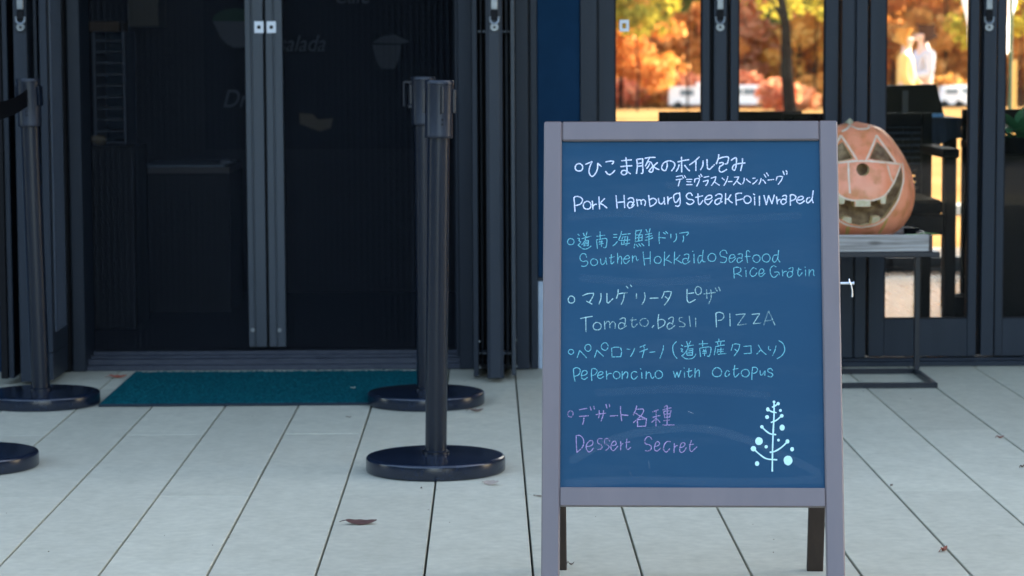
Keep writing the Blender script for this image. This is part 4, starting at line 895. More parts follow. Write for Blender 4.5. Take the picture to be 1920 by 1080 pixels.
def wall_text(txt, x, y, hpx, mat, par, Y=YI-.0125, shear=.32):
    cu_ = bpy.data.curves.new('t', 'FONT'); cu_.body = txt; cu_.size = 1; cu_.shear = shear; cu_.extrude = 0.0
    to = bpy.data.objects.new('t', cu_); COL.objects.link(to); dg = bpy.context.evaluated_depsgraph_get(); me = bpy.data.meshes.new_from_object(to.evaluated_get(dg)); bpy.data.objects.remove(to)
    p = P(x, y, Y); sc = hpx*Y/FPX/.72
    inv = wm(par).inverted()
    for v in me.vertices: v.co = inv @ Vector((p.x+v.co.x*sc*.86, Y, p.z+v.co.y*sc))
    me.materials.clear(); me.materials.append(mat); o = bpy.data.objects.new('lettering', me); COL.objects.link(o); o.parent = par; return o
wall_text('salada', 520, 96, 31, M['mur_white'], mural); wall_text('Drink', 416, 201, 34, M['mur_white'], mural); wall_text('Cafe', 625, 6, 30, M['mur_white'], mural)
# rack
M['rack_blue'] = mk('dim_blue_plastic', (.07,.16,.30), .5); M['rack_bar'] = mk('pale_shelf_edge', (.12,.14,.18), .5)
yr_ = YF+1.5; rk = empty('shelf_rack', (P(205,160,yr_).x, yr_, 0), 'narrow blue backed shelf rack with pale shelf edges inside the left doorway', 'rack')
x0, x1 = P(176,160,yr_).x, P(235,160,yr_).x; zt = Zr(60,yr_,200)
MB().box(x0, x1, yr_+.25, yr_+.27, .02, zt, .001).build('back_panel', M['rack_blue'], rk)
for x in (x0-.002, x1-.010): 
    MB().box(x, x+.012, yr_, yr_+.249, .02, zt, .001).build('upright', M['rack_bar'], rk)
for i in range(12):
    z = Zr(76+i*21.3, yr_, 200); MB().box(x0+.011, x1-.011, yr_+.001, yr_+.247, z-.003, z+.003).build('shelf', M['rack_bar'], rk)
q = P(185, 262, yr_-.25); mb = MB(); mb.lathe([(.001,-.02),(.024,-.016),(.03,0),(.024,.014),(.001,.018)], c=q, n=24); 
o = mb.build('paper_parcel', M['mur_tan'], smooth=True); tag(o, 'small pale cream bundle in front of the shelf rack', 'bundle')
zz0 = q.z-.02; MB().box(q.x-.08, q.x+.15, yr_-.4, yr_-.05, .02, zz0, .003).build('low_cabinet', M['int_dark']); tag(COL.objects[-1] if False else bpy.data.objects['low_cabinet'], 'low dark cabinet carrying the cream bundle in the left doorway', 'cabinet')
y2 = yr_-.05
mb = MB(); mb.box(P(160,40,yr_+.2).x, P(236,40,yr_+.2).x, yr_+.02, yr_+.26, zt+.002, Zr(40,yr_,200), .002); tag(mb.build('brown_box', mk('brown_card', (.16,.10,.05), .8)), 'flat brown box lying on top of the shelf rack', 'box')
mb = MB(); mb.box(P(243,30,YI-.2).x, P(300,30,YI-.2).x, YI-.25, YI-.002, Zr(50,YI-.2,270), 1.9, .002); tag(mb.build('wall_cupboard', mk('greige_cupboard', (.20,.18,.14), .7)), 'pale grey brown wall cupboard high on the inner wall', 'cupboard')
yc = YF+1.7; ct = empty('service_counter', (P(345,330,yc).x, yc, 0), 'dark service counter with a dull steel top inside the left doorway', 'counter')
zc1 = Zr(312, yc, 350)
xq0, xq1 = P(262,330,yc).x, P(430,330,yc).x
MB().box(xq0, xq1, yc, yc+.5, .02, zc1-.028, .002).build('cabinet', M['int_dark'], ct); MB().box(xq0-.002, xq1+.002, yc-.01, yc+.5, zc1-.0275, zc1-.003, .002).build('counter_edge', mk('dull_tan_edge', (.16,.14,.13), .6), ct)
MB().box(xq0, xq1-.02, yc, yc+.49, zc1-.0025, zc1+.004, .001).build('counter_top', mk('dull_steel', (.30,.38,.46), .35, metal=.3), ct)
mb = MB(); mb.lathe([(.028,.0),(.03,.004),(.022,.016),(.001,.02)], c=(P(428,312,yc+.1).x-.01, yc+.12, zc1+.0042), n=20); tag(mb.build('small_dish', M['mur_white'], smooth=True), 'small pale dish at the right end of the service counter', 'dish')

# ------------------------------------------------------------------ dining room behind the right hand doors
FL = .0135
yt = YF+1.75; tzt = Zr(222, yt, 1740)
table = empty('dining_table', (P(1720,230,yt).x, yt+.35, FL), 'black dining table behind the glazed door above the pumpkin', 'table')
tx0, tx1 = P(1560,230,yt).x, P(1812,230,yt).x
MB().box(tx0, tx1, yt, yt+.75, tzt-.03, tzt, .003).build('tabletop', M['black'], table)
for x in (tx0+.03, tx1-.08):
    for y in (yt+.03, yt+.67): MB().box(x, x+.05, y, y+.05, FL, tzt-.0305, .002).build('leg', M['black'], table)
mb = MB()
M['blue_cloth'] = mk('dark_blue_cloth', (.010,.022,.040), .8)
nx = 24; vs = []; fs = []
for i in range(nx+1):
    t = i/nx; x = tx0+.02+(tx1-.04-tx0)*t; d = .19-.10*max(0, t-.55)/.45-.03*math.sin(t*9); 
    vs += [(x, yt-.006-.006*math.sin(t*30), tzt+.001), (x, yt-.012-.012*math.sin(t*30+1), tzt-d)]
for i in range(nx): fs.append((2*i, 2*i+1, 2*i+3, 2*i+2))
vs += [(tx0+.02, yt-.006, tzt+.002), (tx1-.02, yt-.006, tzt+.002), (tx1-.02, yt+.3, tzt+.002), (tx0+.02, yt+.3, tzt+.002)]; k = len(vs); fs.append((k-4,k-3,k-2,k-1))
mb.add(vs, fs); o = mb.build('table_cloth', M['blue_cloth']); tag(o, 'dark blue cloth hanging over the front of the dining table', 'cloth')
# black case on the table
c0, c1, c2 = P(1630,222,yt+.1), P(1771,220,yt+.1), P(1758,160,yt+.1)
mb = MB(); z1 = P(1700,160,yt+.1).z; vs = [(c0.x, yt+.1, tzt+.003), (c1.x, yt+.1, tzt+.003), (c1.x, yt+.34, tzt+.003), (c0.x, yt+.34, tzt+.003), (c0.x, yt+.13, z1-.004), (c2.x, yt+.13, z1+.003), (c2.x, yt+.30, z1+.003), (c0.x, yt+.30, z1-.004)]
fs = [(0,3,2,1),(4,5,6,7),(0,1,5,4),(1,2,6,5),(2,3,7,6),(3,0,4,7)]; mb.add(vs, fs); case = empty('equipment_case', (c0.x, yt+.2, tzt), 'black tapered case standing on the dining table', 'case'); mb.build('body', M['black'], case)
q = P(1697,190,yt+.098); MB().box(q.x-.01, q.x+.012, yt+.094, yt+.1, tzt+.006, z1-.02, .001).build('strap', M['grey_powder'], case)
q0, q1 = P(1702,214,yt+.06), P(1768,214,yt+.06); MB().box(q0.x, q1.x, yt+.05, yt+.094, tzt+.003, tzt+.018, .002).build('blue_folder', mk('light_blue_folder', (.16,.40,.68), .5)); tag(bpy.data.objects['blue_folder'], 'light blue folder lying in front of the black case', 'folder')
# wicker armchair
def weave(mb, x0, x1, y, z0, z1, n=11, thick=.008, gap=.35, axis='x'):
    h = (z1-z0)/n
    for i in range(n):
        za = z0+i*h; seg = 14
        for k in range(seg):
            a, b = x0+(x1-x0)*k/seg, x0+(x1-x0)*(k+1)/seg; off = .004 if (i+k) % 2 else -.004
            if axis == 'x': mb.box(a, b-.001, y+off-thick/2, y+off+thick/2, za+h*gap*.5, za+h*(1-gap*.5))
            else: mb.box(y+off-thick/2, y+off+thick/2, a, b-.001, za+h*gap*.5, za+h*(1-gap*.5))
def chair(base, rz, label, W=.54, D=.52):
    c = empty('wicker_chair', base, label, 'chair', 'black wicker armchairs in the dining room')
    seat_z, arm_z, back_z = .44, .655, .78
    for x in (-W/2+.018, W/2-.018):
        for y, zt_ in ((-D/2+.018, arm_z-.02), (D/2-.018, back_z)): MB().box(x-.018, x+.018, y-.018, y+.018, 0, zt_, .002).build('leg', M['wicker'], c, xf=wm(c))
    MB().box(-W/2+.037, W/2-.037, -D/2+.005, D/2-.04, seat_z-.07, seat_z, .006).build('seat', M['wicker'], c, xf=wm(c))
    MB().box(-W/2+.04, W/2-.04, -D/2+.01, D/2-.05, seat_z+.001, seat_z+.05, .012).build('cushion', M['black'], c, xf=wm(c))
    for x in (-W/2+.018, W/2-.018): MB().box(x-.028, x+.028, -D/2-.005, D/2-.037, arm_z-.0195, arm_z+.012, .004).build('armrest', M['wicker'], c, xf=wm(c))
    mb = MB(); mb.box(-W/2+.037, W/2-.037, D/2-.036, D/2, back_z-.05, back_z, .003); weave(mb, -W/2+.037, W/2-.037, D/2-.018, seat_z, back_z-.05, 13, gap=.30)
    mb.build('backrest', M['wicker'], c, xf=wm(c))
    return c
yc1 = YF+.95
chair(Vector((P(1632,430,yc1-.2).x, yc1-.1, FL)), R(184), 'black wicker armchair behind the glass right of the pumpkin')
chair(Vector((P(1395,430,yc1).x, yc1+.3, FL)), R(170), 'black wicker armchair mostly hidden behind the door post and board')
chair(Vector((P(1922,430,yc1+.8).x, yc1+.45, FL)), R(90), 'black wicker armchair at the right end of the dining table')
# parasol foot indoors and pot plant
q = P(1797, 590, YF+.75); mb = MB(); mb.lathe([(.085,0),(.088,.01),(.085,.10),(.07,.13),(.02,.14),(.02,.2)], c=(q.x+.055, YF+.9, FL), n=40); o = mb.build('umbrella_base', M['black'], smooth='auto'); tag(o, 'squat black umbrella base on the tan floor behind the glass', 'umbrella base')
q = P(1905, 300, YF+.7)
MB().box(P(1880,300,YF+.7).x, q.x+.9, YF+.7, YF+1.1, FL, Zr(292,YF+.7,1900), .004).build('sideboard', M['black']); tag(bpy.data.objects['sideboard'], 'black sideboard behind the rightmost glass pane', 'sideboard')
pz = Zr(292,YF+.7,1900)
plant = empty('pot_plant', (q.x+.04, YF+.85, pz), 'broad leaved green pot plant on the black sideboard at the right edge', 'plant')
MB().lathe([(.05,.001),(.06,.002),(.07,.06),(.06,.06),(.055,.05)], c=(q.x+.04, YF+.85, pz), n=24).build('pot', M['black'], plant, smooth='auto')
rp = random.Random(5)
for i in range(30):
    mb = MB(); an = rp.uniform(0, 6.28); el = rp.uniform(.0, 1.6); leaf_blade(mb, (q.x+.04+.02*math.cos(an), YF+.85+.02*math.sin(an), pz+.05+rp.uniform(0,.03)), (math.cos(an), math.sin(an), el), (0,0,1), rp.uniform(.09,.15), rp.uniform(.05,.07), .35)
    mb.build('leaf', mk('deep_green_leaf', (.05,.20,.08), .45) if i == 0 else bpy.data.materials['deep_green_leaf'], plant)

# ------------------------------------------------------------------ outdoors beyond the cafe
YD = YR+1.6
tag(MB().box(-20, 40, YR+.2, YD, -.1, .0).build('rear_deck', mk('brown_deck', (.22,.16,.12), .8, (.30,.22,.16), 5)), kind='structure')
SL = -.0165
def gz(y): return -.03+SL*(y-YD) if y < 235 else -.03+SL*(235-YD)+(y-235)*.42
lawn_m, nt, bs = new_mat('golden_lawn')
c, _ = noise_mix(nt, (.26,.13,.045), (.35,.20,.08), .35, 8, .35, .65); nt.links.new(c, bs.inputs['Base Color']); bs.inputs['Roughness'].default_value = .9; bs.inputs['Specular IOR Level'].default_value = 0
xs = np.linspace(-160, 240, 60); ys = np.concatenate([np.linspace(YD, 235, 50), np.linspace(245, 420, 18)]); vs = []; fs = []
for j, y in enumerate(ys):
    for i, x in enumerate(xs): vs.append((float(x), float(y), gz(float(y))+(.12*noise.noise(Vector((x*.08, y*.08, 0)))*min(1, (y-YD)/20))))
for j in range(len(ys)-1):
    for i in range(len(xs)-1): q = j*len(xs)+i; fs.append((q, q+1, q+1+len(xs), q+len(xs)))
mb = MB(); mb.add(vs, fs); tag(mb.build('lawn', lawn_m, smooth=True), kind='structure')
tag(MB().box(-1500, 1500, YF+5.7, 1500, -60, -31).build('distant_ground', lawn_m), kind='structure')
tag(MB().box(-1500, 1500, -1500, -70.1, -.3, -.05).build('far_meadow', mk('meadow', (.02,.035,.018), .9, (.03,.045,.02), .05)), kind='structure')
def leaf_mat(name, stops, trans=.48):
    m = bpy.data.materials.new(name); m.use_nodes = True; nt = m.node_tree; nt.nodes.clear()
    o = nt.nodes.new('ShaderNodeOutputMaterial'); d = nt.nodes.new('ShaderNodeBsdfDiffuse'); t = nt.nodes.new('ShaderNodeBsdfTranslucent'); x = nt.nodes.new('ShaderNodeMixShader'); x.inputs[0].default_value = trans
    at = nt.nodes.new('ShaderNodeAttribute'); at.attribute_name = 'hue'; r = nt.nodes.new('ShaderNodeValToRGB')
    el = r.color_ramp.elements
    while len(el) < len(stops): el.new(.5)
    for e, (p, c) in zip(el, stops): e.position = p; e.color = (*c, 1)
    nt.links.new(at.outputs['Fac'], r.inputs[0]); nt.links.new(r.outputs[0], d.inputs[0]); nt.links.new(r.outputs[0], t.inputs[0])
    nt.links.new(d.outputs[0], x.inputs[1]); nt.links.new(t.outputs[0], x.inputs[2]); nt.links.new(x.outputs[0], o.inputs[0]); return m
PAL = {'amber': [(0,(.54,.25,.04)),(.5,(.74,.38,.06)),(1,(.82,.50,.14))], 'orange': [(0,(.50,.18,.035)),(.5,(.70,.29,.07)),(1,(.80,.42,.17))],
       'peach': [(0,(.58,.24,.11)),(.5,(.74,.36,.19)),(1,(.82,.48,.26))], 'gold': [(0,(.50,.26,.02)),(.5,(.82,.48,.03)),(1,(.90,.62,.08))],
       'olive': [(0,(.12,.12,.02)),(.5,(.36,.30,.04)),(1,(.58,.46,.06))], 'red': [(0,(.54,.14,.07)),(.5,(.76,.28,.15)),(1,(.85,.46,.24))], 'rust': [(0,(.42,.18,.04)),(.5,(.64,.30,.07)),(1,(.76,.42,.14))],
       'green': [(0,(.03,.05,.02)),(.5,(.08,.11,.03)),(1,(.20,.20,.05))]}
LM = {k: leaf_mat(k+'_foliage', v) for k, v in PAL.items()}
M['bark'] = mk('dark_bark', (.012,.010,.009), .95, (.022,.017,.015), 3, spec=0)
def leafmesh(name, centers, size, hue, mat, parent):
    n = len(centers); a = rng.normal(size=(n,3)); a /= np.linalg.norm(a, axis=1)[:,None]; b = rng.normal(size=(n,3)); b -= (a*b).sum(1)[:,None]*a; b /= np.linalg.norm(b, axis=1)[:,None]
    s = size*rng.uniform(.6, 1.4, (n,1)); v = np.stack([centers-a*s-b*s*.6, centers+a*s-b*s*.6, centers+a*s*.8+b*s*.7, centers-a*s*.8+b*s*.7], 1).reshape(-1,3)
    if parent is not None: v = v-np.array(wm(parent).translation)
    me = bpy.data.meshes.new(name); me.vertices.add(4*n); me.vertices.foreach_set('co', v.ravel()); me.loops.add(4*n); me.loops.foreach_set('vertex_index', np.arange(4*n)); me.polygons.add(n); me.polygons.foreach_set('loop_start', np.arange(n)*4); me.update(calc_edges=True)
    me.materials.append(mat); at = me.attributes.new('hue', 'FLOAT', 'POINT'); at.data.foreach_set('value', np.repeat(np.clip(hue, 0, 1), 4))
    o = bpy.data.objects.new(name, me); COL.objects.link(o); o.parent = parent; return o
def tree(pxc, V, top_z, base_z, rad, pal, label, lobes=34, n=2600, leafs=None, trunk_r=.22, lean=0):
    x = (pxc-915)*V/FPX; g = gz(V); t = empty('autumn_tree', (x, V, g), label, 'tree', 'autumn trees beyond the cafe')
    mb = MB(); pts = [Vector((x, V, g-.2))]; H = top_z-g
    for k in range(1, 6): pts.append(Vector((x+lean*k/5+random.uniform(-.1,.1)*rad*.3, V+random.uniform(-.1,.1), g+H*.8*k/5)))
    mb.tube(pts, [trunk_r*(1.15-.19*k) for k in range(6)], 9)
    for k in range(7):
        p = pts[random.randint(2,4)]; an = random.uniform(0, 6.28); q = p+Vector((math.cos(an)*rad*.7, math.sin(an)*rad*.7, random.uniform(.15,.4)*H*.5)); mb.tube([p, p.lerp(q,.5)+Vector((0,0,.1*rad)), q], [trunk_r*.4, trunk_r*.25, trunk_r*.08], 6)
    mb.build('trunk', M['bark'], t)
    cs = []; hs = []
    for L in range(lobes):
        an = random.uniform(0, 6.28); rr_ = rad*math.sqrt(random.random())*.85; hz = random.random(); cz = base_z+(top_z-base_z)*hz; sh = 1-.55*max(0, hz-.5)*2*.9
        c0 = np.array([x+lean*.5+rr_*math.cos(an)*sh, V+rr_*math.sin(an)*sh, cz]); lr = rad*random.uniform(.2,.42); m = n//lobes
        d = rng.normal(size=(m,3)); d /= np.linalg.norm(d, axis=1)[:,None]; p = c0+d*(lr*rng.uniform(.45,1.05,(m,1)))*np.array([1,1,.62]); cs.append(p); hs.append(np.full(m, random.uniform(.3,.75))+rng.normal(0,.18,m))
    leafmesh('crown', np.concatenate(cs), leafs or V*.0011, np.concatenate(hs), LM[pal], t)
    return t
random.seed(11)
TR = [(1165,205,9,-1.0,5,'orange','orange tree seen at the left of the first glazed door'),
 (1215,232,11,-1,5,'amber','amber tree above the caravan in the first glazed door'),(1262,240,11,-1.5,5,'peach','peach coloured tree right behind the caravan'),(1305,226,10,-1,4.5,'orange','orange tree close to the first door post'),
 (1195,170,12,3.0,4.5,'olive','olive yellow tree whose crown fills the top left of the first door'),(1290,178,12,4.3,3.8,'green','dark green crown at the top right of the first door'),
 (1385,230,10,-1,4.5,'peach','peach tree beside the door handle post'),(1425,236,10,-2,4.5,'gold','golden tree behind the white vans'),(1500,228,10,-1,4.5,'amber','amber tree right of the dark trunk'),(1545,240,11,-2,5,'orange','orange tree behind the menu board corner'),
 (1484,118,11,2.6,3.4,'olive','yellow green tree with a thick dark leaning trunk'),(1530,165,12,3.6,3.2,'green','dark green crown at the top right of the second door'),
 (1610,236,11,-2,5,'amber','amber tree behind the wide door post'),(1672,228,11,-1,4.5,'orange','orange tree behind the standing pair'),(1722,238,12,-2,5,'amber','amber tree right of the standing pair'),(1772,224,11,-1,5,'rust','rust brown tree above the distant white cars'),(1815,240,12,-2,5,'orange','orange tree behind the folded parasol'),
 (1870,230,12,-1,5,'rust','rust coloured tree behind the right door post'),(1915,180,12,2,4.5,'olive','olive yellow tree at the right picture edge'),(1950,236,11,-2,5,'amber','amber tree just past the right picture edge')]
for a in TR:
    thick = a[0] == 1484; slim = a[5] in ('green', 'olive')
    tree(*a, n=4200, trunk_r=.30 if thick else .07 if slim else .16, lean=-.9 if thick else 0)
for i, xx in enumerate((1100, 1040, 980, 2010, 2080, 2150)): tree(xx, 230+random.uniform(-8,8), 11, -1.5, 5.5, ('orange','amber','gold')[i % 3], ('orange','amber','golden')[i % 3]+' tree outside the view on the '+('left' if i < 3 else 'right')+(' nearest', ' middle', ' farthest')[i % 3]+' of its three', n=1500)
def shrub(pxc, V, h, r, pal, label, n=700):
    x = (pxc-915)*V/FPX; g = gz(V); t = empty('red_shrub', (x, V, g), label, 'shrub', 'shrubs on the far lawn'); mb = MB()
    for k in range(5): an = k*1.3; mb.tube([(x, V, g-.1), (x+.4*r*math.cos(an), V+.4*r*math.sin(an), g+h*.6)], [.04,.015], 5)
    mb.build('stem', M['bark'], t); d = rng.normal(size=(n,3)); d /= np.linalg.norm(d, axis=1)[:,None]
    p = np.array([x, V, g+h*.55])+d*np.array([r, r, h*.5])*rng.uniform(.4,1.05,(n,1)); leafmesh('foliage', p, V*.0012, rng.uniform(0,1,n), LM[pal], t)
shrub(1462, 150, 1.9, 1.35, 'red', 'red shrub in front of the white minivan'); shrub(1500, 165, 1.5, 1.2, 'peach', 'pinkish shrub right of the red shrub'); shrub(1285, 214, 2.8, 2.0, 'red', 'red shrub behind the caravan roof'); shrub(1395, 214, 3.0, 1.8, 'red', 'red shrub behind the minivan roof')
shrub(1240, 216, 2.4, 2.6, 'rust', 'low rusty shrub left of the caravan'); shrub(1530, 216, 2.6, 2.2, 'rust', 'low rusty shrub at the right of the second door'); shrub(1760, 216, 2.6, 3.2, 'rust', 'low rusty shrub behind the distant cars'); shrub(1180, 216, 2.6, 2.6, 'red', 'low reddish shrub at the left of the first door')
# wooded slope behind
n = 70000; xs_ = rng.uniform(-70, 120, n); ys_ = rng.uniform(246, 330, n); zb = np.array([gz(float(y)) for y in ys_]); p = np.stack([xs_, ys_, zb+rng.uniform(0, 9, n)], 1)
hu = np.array([.5+.5*noise.noise(Vector((float(a)*.12, float(b)*.12, 0))) for a, b in zip(xs_, ys_)])+rng.normal(0,.15,n)
o = leafmesh('wooded_slope', p, .85, hu, leaf_mat('mixed_autumn_foliage', [(0,(.10,.09,.03)),(.3,(.44,.19,.05)),(.55,(.68,.31,.07)),(.8,(.76,.42,.08)),(1,(.66,.24,.10))]), None); tag(o, kind='stuff')

# vans and cars on the far meadow
M['white_paint'] = mk('white_vehicle_paint', (.80,.81,.82), .3, coat=.4); M['car_glass'] = mk('car_glass', (.16,.22,.26), .1, spec=.8); M['tyre'] = mk('tyre', (.02,.02,.02), .9); M['lamp_red'] = mk('lamp_red', (.5,.02,.02), .3)
def extrude_profile(prof, w, c, M4, inset=.12):
    cx = sum(p[0] for p in prof)/len(prof); cz = sum(p[1] for p in prof)/len(prof); n = len(prof); vs = []; fs = []
    for yy, k in ((-w/2, 1-inset*.5), (-w/2+.12, 1), (w/2-.12, 1), (w/2, 1-inset*.5)):
        for x, z in prof: vs.append(M4 @ Vector((cx+(x-cx)*k, yy, cz+(z-cz)*k)))
    for j in range(3):
        for i in range(n): fs.append((j*n+i, j*n+(i+1)%n, (j+1)*n+(i+1)%n, (j+1)*n+i))
    fs.append(tuple(range(n))[::-1]); fs.append(tuple(range(3*n, 4*n))); return vs, fs
def vehicle(pxc, V, L, prof, wins, label, cat, name, rz=0.0, w=1.8, wheels=(.18,.8), group=None):
    x = (pxc-915)*V/FPX; g = gz(V); t = empty(name, (x, V, g), label, cat, group); M4 = Matrix.Translation((x, V, g)) @ Matrix.Rotation(rz, 4, 'Z')
    P_ = [(a*L-L/2, b) for a, b in prof]; mb = MB(); vs, fs = extrude_profile(P_, w, None, M4); mb.add(vs, fs); mb.build('body', M['white_paint'], t, smooth='auto')
    for a0, a1, b0, b1 in wins: mb = MB(); mb.box(a0*L-L/2, a1*L-L/2, -w/2-.012, -w/2+.01, b0, b1, .02, M4); mb.build('window', M['car_glass'], t)
    for a in wheels:
        for s_ in (-1, 1): mb = MB(); mb.tube([M4 @ Vector((a*L-L/2, s_*(w/2-.2), .33)), M4 @ Vector((a*L-L/2, s_*(w/2+.0), .33))], .33, 18); mb.build('wheel', M['tyre'], t)
    return t
V0 = 205
camper = [(0,.35),(0,1.55),(.03,1.8),(.55,1.82),(.58,2.15),(1,2.2),(1,.35)]
vehicle(1300, V0, 3.9, camper, [(.22,.5,1.1,1.6)], 'white camping trailer with a raised roof end in the first glazed door', 'trailer', 'camping_trailer')
van = [(0,.35),(0,.9),(.02,1.75),(.08,1.9),(.62,1.9),(.78,1.25),(.97,1.0),(1,.7),(1,.35)]
vehicle(1408, V0+1, 4.0, van, [(.08,.3,1.15,1.65),(.33,.58,1.15,1.65)], 'white minivan with dark windows in the second glazed door', 'van', 'parked_van')
vehicle(1778, V0+4, 1.7, [(0,.3),(0,1.2),(.15,1.75),(.85,1.75),(1,1.2),(1,.3)], [(.2,.8,1.15,1.55)], 'small white car seen end on below the rust tree', 'car', 'parked_car', w=3.6, wheels=(.15,.85))
vehicle(1806, V0+6, 1.9, [(0,.3),(0,1.25),(.15,1.85),(.85,1.85),(1,1.25),(1,.3)], [(.2,.8,1.2,1.6)], 'white car seen end on beside the folded parasol', 'car', 'parked_car', w=3.6, wheels=(.15,.85))

# folded parasol and green pole just outside the rear glazing
VP = 17.5; xp = (1853-915)*VP/FPX
pa = empty('folded_parasol', (xp, VP, gz(VP)), 'white folded parasol beyond the right door post', 'parasol')
mb = MB(); n = 28; vs = []; fs = []; zt_ = 2.6
for j, (z, w_) in enumerate(((.99,.11),(1.03,.135),(1.21,.142),(1.39,.186),(2.3,.21),(2.6,.03))):
    for k in range(n): t = 2*math.pi*k/n; r = w_*(1+.05*math.cos(7*t)); vs.append((xp+r*math.cos(t), VP+r*math.sin(t), z))
for j in range(5):
    for k in range(n): fs.append((j*n+k, j*n+(k+1)%n, (j+1)*n+(k+1)%n, (j+1)*n+k))
mb.add(vs, fs); mb.build('canopy', mk('white_canvas', (.8,.79,.82), .8), pa, smooth=True); MB().tube([(xp, VP, gz(VP)), (xp, VP, 2.7)], .02, 12).build('pole', M['silver'], pa); MB().lathe([(.25,0),(.26,.02),(.25,.08),(.04,.1)], c=(xp, VP, gz(VP)), n=32).build('base', M['concrete'], pa)
xg = (1895-915)*16/FPX; MB().tube([(xg, 16, gz(16)), (xg, 16, 3)], .011, 12).build('green_pole', mk('dark_green_paint', (.02,.07,.035), .5)); tag(bpy.data.objects['green_pole'], 'thin dark green pole outside the rightmost pane', 'pole')
xo = (1902-915)*30/FPX; MB().box(xo-.04, xo+.03, 30, 30.07, gz(30), gz(30)+1.25, .005).build('wooden_post', mk('yellow_timber', (.62,.38,.10), .7)); tag(bpy.data.objects['wooden_post'], 'yellow timber post outside the rightmost pane', 'post')

# two people talking on the lawn
def skin_mesh(name, verts, edges, radii, mats, parent, sub=2):
    me = bpy.data.meshes.new('t'); me.from_pydata(verts, edges, []); o = bpy.data.objects.new('t', me); COL.objects.link(o)
    o.modifiers.new('k', 'SKIN'); 
    for i, r in enumerate(radii): me.skin_vertices[0].data[i].radius = r if isinstance(r, tuple) else (r, r)
    me.skin_vertices[0].data[0].use_root = True; s_ = o.modifiers.new('s', 'SUBSURF'); s_.levels = sub; s_.render_levels = sub
    dg = bpy.context.evaluated_depsgraph_get(); out = bpy.data.meshes.new_from_object(o.evaluated_get(dg), depsgraph=dg); bpy.data.objects.remove(o)
    out.materials.clear(); out.materials.append(mats); out.polygons.foreach_set('use_smooth', [True]*len(out.polygons))
    r = bpy.data.objects.new(name, out); COL.objects.link(r); r.parent = parent; return r
SKINM = mk('skin', (.62,.38,.28), .5)
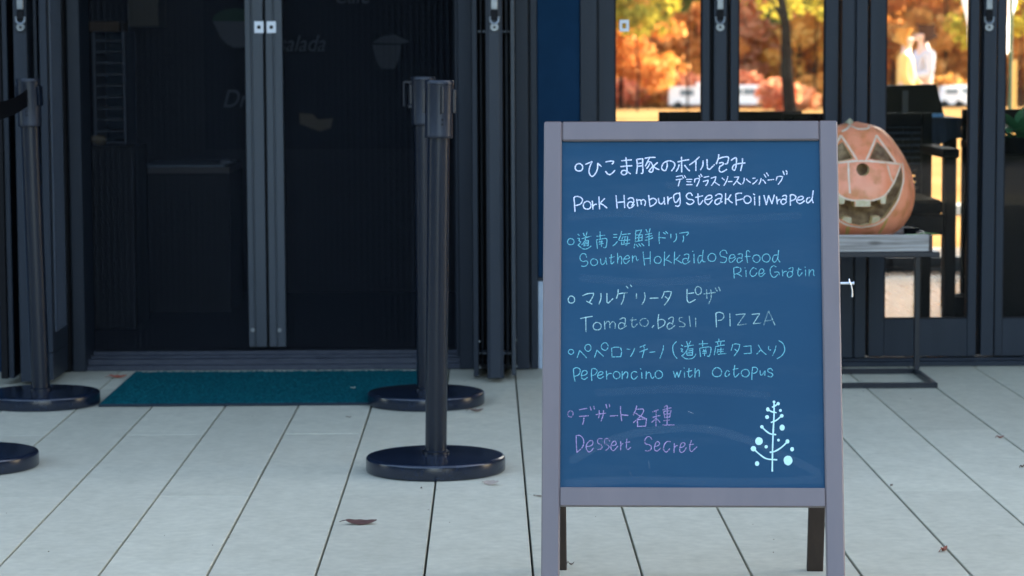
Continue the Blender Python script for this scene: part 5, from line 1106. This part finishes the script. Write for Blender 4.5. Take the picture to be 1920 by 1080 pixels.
def person(pxc, V, h, face, shirt, trousers, hair, label, arm=0.0):
    x = (pxc-915)*V/FPX; k = h/1.7; p = empty('person', (x, V, gz(V)), label, 'person', rz=face); S = lambda L: [(a*k, b*k, c*k) for a, b, c in L]; Rk = lambda L: [(tuple(q*k for q in r) if isinstance(r, tuple) else r*k) for r in L]
    # faces local -y
    B = [(0,0,.95),(0,0,1.15),(0,.01,1.36),(0,0,1.46),(0,-.01,1.54),(0,-.015,1.60),(.10,0,.90),(.11,-.01,.50),(.11,.02,.09),(.11,-.11,.04),(-.10,0,.90),(-.11,-.01,.50),(-.11,.02,.09),(-.11,-.11,.04),(.17,.01,1.36),(.22,.0,1.12),(.21,-.10-arm,.98+arm),(.20,-.16-arm,.93+arm*1.4),(-.17,.01,1.36),(-.22,0,1.12),(-.21,-.10,.98),(-.20,-.16,.93)]
    Ed = [(0,1),(1,2),(2,3),(3,4),(4,5),(0,6),(6,7),(7,8),(8,9),(0,10),(10,11),(11,12),(12,13),(2,14),(14,15),(15,16),(16,17),(2,18),(18,19),(19,20),(20,21)]
    Rd = [(.14,.10),(.12,.09),(.14,.10),.05,.075,.085,.085,.06,.04,.035,.085,.06,.04,.035,.055,.042,.03,.026,.055,.042,.03,.026]
    skin_mesh('body', S(B), Ed, Rk(Rd), SKINM, p)
    sh = [0,1,2,14,15,16,18,19,20]; mp = {v: i for i, v in enumerate(sh)}; ve = [B[i] for i in sh]; ee = [(mp[a], mp[b]) for a, b in Ed if a in mp and b in mp]
    skin_mesh('shirt', S(ve), ee, Rk([(.165,.125),(.145,.115),(.165,.125),.075,.06,.045,.075,.06,.045]), shirt, p)
    tr_ = [0,6,7,8,10,11,12]; mp = {v: i for i, v in enumerate(tr_)}; skin_mesh('trousers', S([B[i] for i in tr_]), [(mp[a], mp[b]) for a, b in Ed if a in mp and b in mp], Rk([(.15,.115),.10,.075,.055,.10,.075,.055]), trousers, p)
    skin_mesh('hair', S([(0,.02,1.60),(0,.025,1.66),(0,.05,1.54)]), [(0,1),(0,2)], Rk([(.097,.095),.075,.06]), hair, p)
    for s_ in (-1, 1):
        mb = MB(); mb.lathe([(.001,-.008),(.008,0),(.001,.008)], c=(s_*.03*k, -.098*k, 1.585*k), n=8); mb.build('eye', M['black'], p, xf=wm(p))
        mb = MB(); mb.box(s_*.11*k-.04*k, s_*.11*k+.04*k, -.17*k, .06*k, .0, .06*k, .015*k); mb.build('shoe', M['black'], p, xf=wm(p))
    mb = MB(); mb.tube([Vector((0,-.09*k,1.585*k)), Vector((0,-.115*k,1.555*k))], [.008*k,.014*k], 8); mb.build('nose', SKINM, p, xf=wm(p))
    return p
person(1699, 27.5, 1.56, R(75), mk('cream_knit', (.60,.42,.14), .9), mk('sand_trousers', (.5,.38,.2), .9), mk('light_brown_hair', (.42,.20,.05), .9, spec=0), 'person in a pale cream top facing right on the lawn', .05)
person(1731, 28.2, 1.62, R(-80), mk('white_shirt', (.42,.43,.50), .9), mk('grey_trousers', (.2,.2,.22), .9), mk('dark_hair', (.06,.03,.02), .9, spec=0), 'person in a white shirt turned towards the one in cream', .12)

# unseen dark leaf belts added behind the camera, shaping reflections in posts and poles
gm = leaf_mat('added_belt_foliage', [(0,(.006,.012,.009)),(1,(.016,.026,.017))], .1)
for sx in (-1, 1):
    n = 9000; px_ = rng.uniform(4, 34, n)*sx+(7 if sx > 0 else 0); py_ = rng.uniform(-17, -12, n); pz_ = rng.uniform(0, 7.5, n)*(1+.12*np.sin(px_*1.3))
    o = leafmesh('added_leaf_belt', np.stack([px_, py_, pz_], 1), .34, rng.uniform(0, 1, n), gm, None); tag(o, kind='stuff')

for sx in (-1, 1):  # unseen side belts, added to darken the edges of the poles by reflection
    n = 7000; px_ = rng.uniform(15, 20, n)*sx; py_ = rng.uniform(-14, 5, n); pz_ = rng.uniform(0, 6, n)*(1+.12*np.sin(py_*1.3))
    o = leafmesh('added_leaf_belt', np.stack([px_, py_, pz_], 1), .34, rng.uniform(0, 1, n), gm, None); tag(o, kind='stuff')
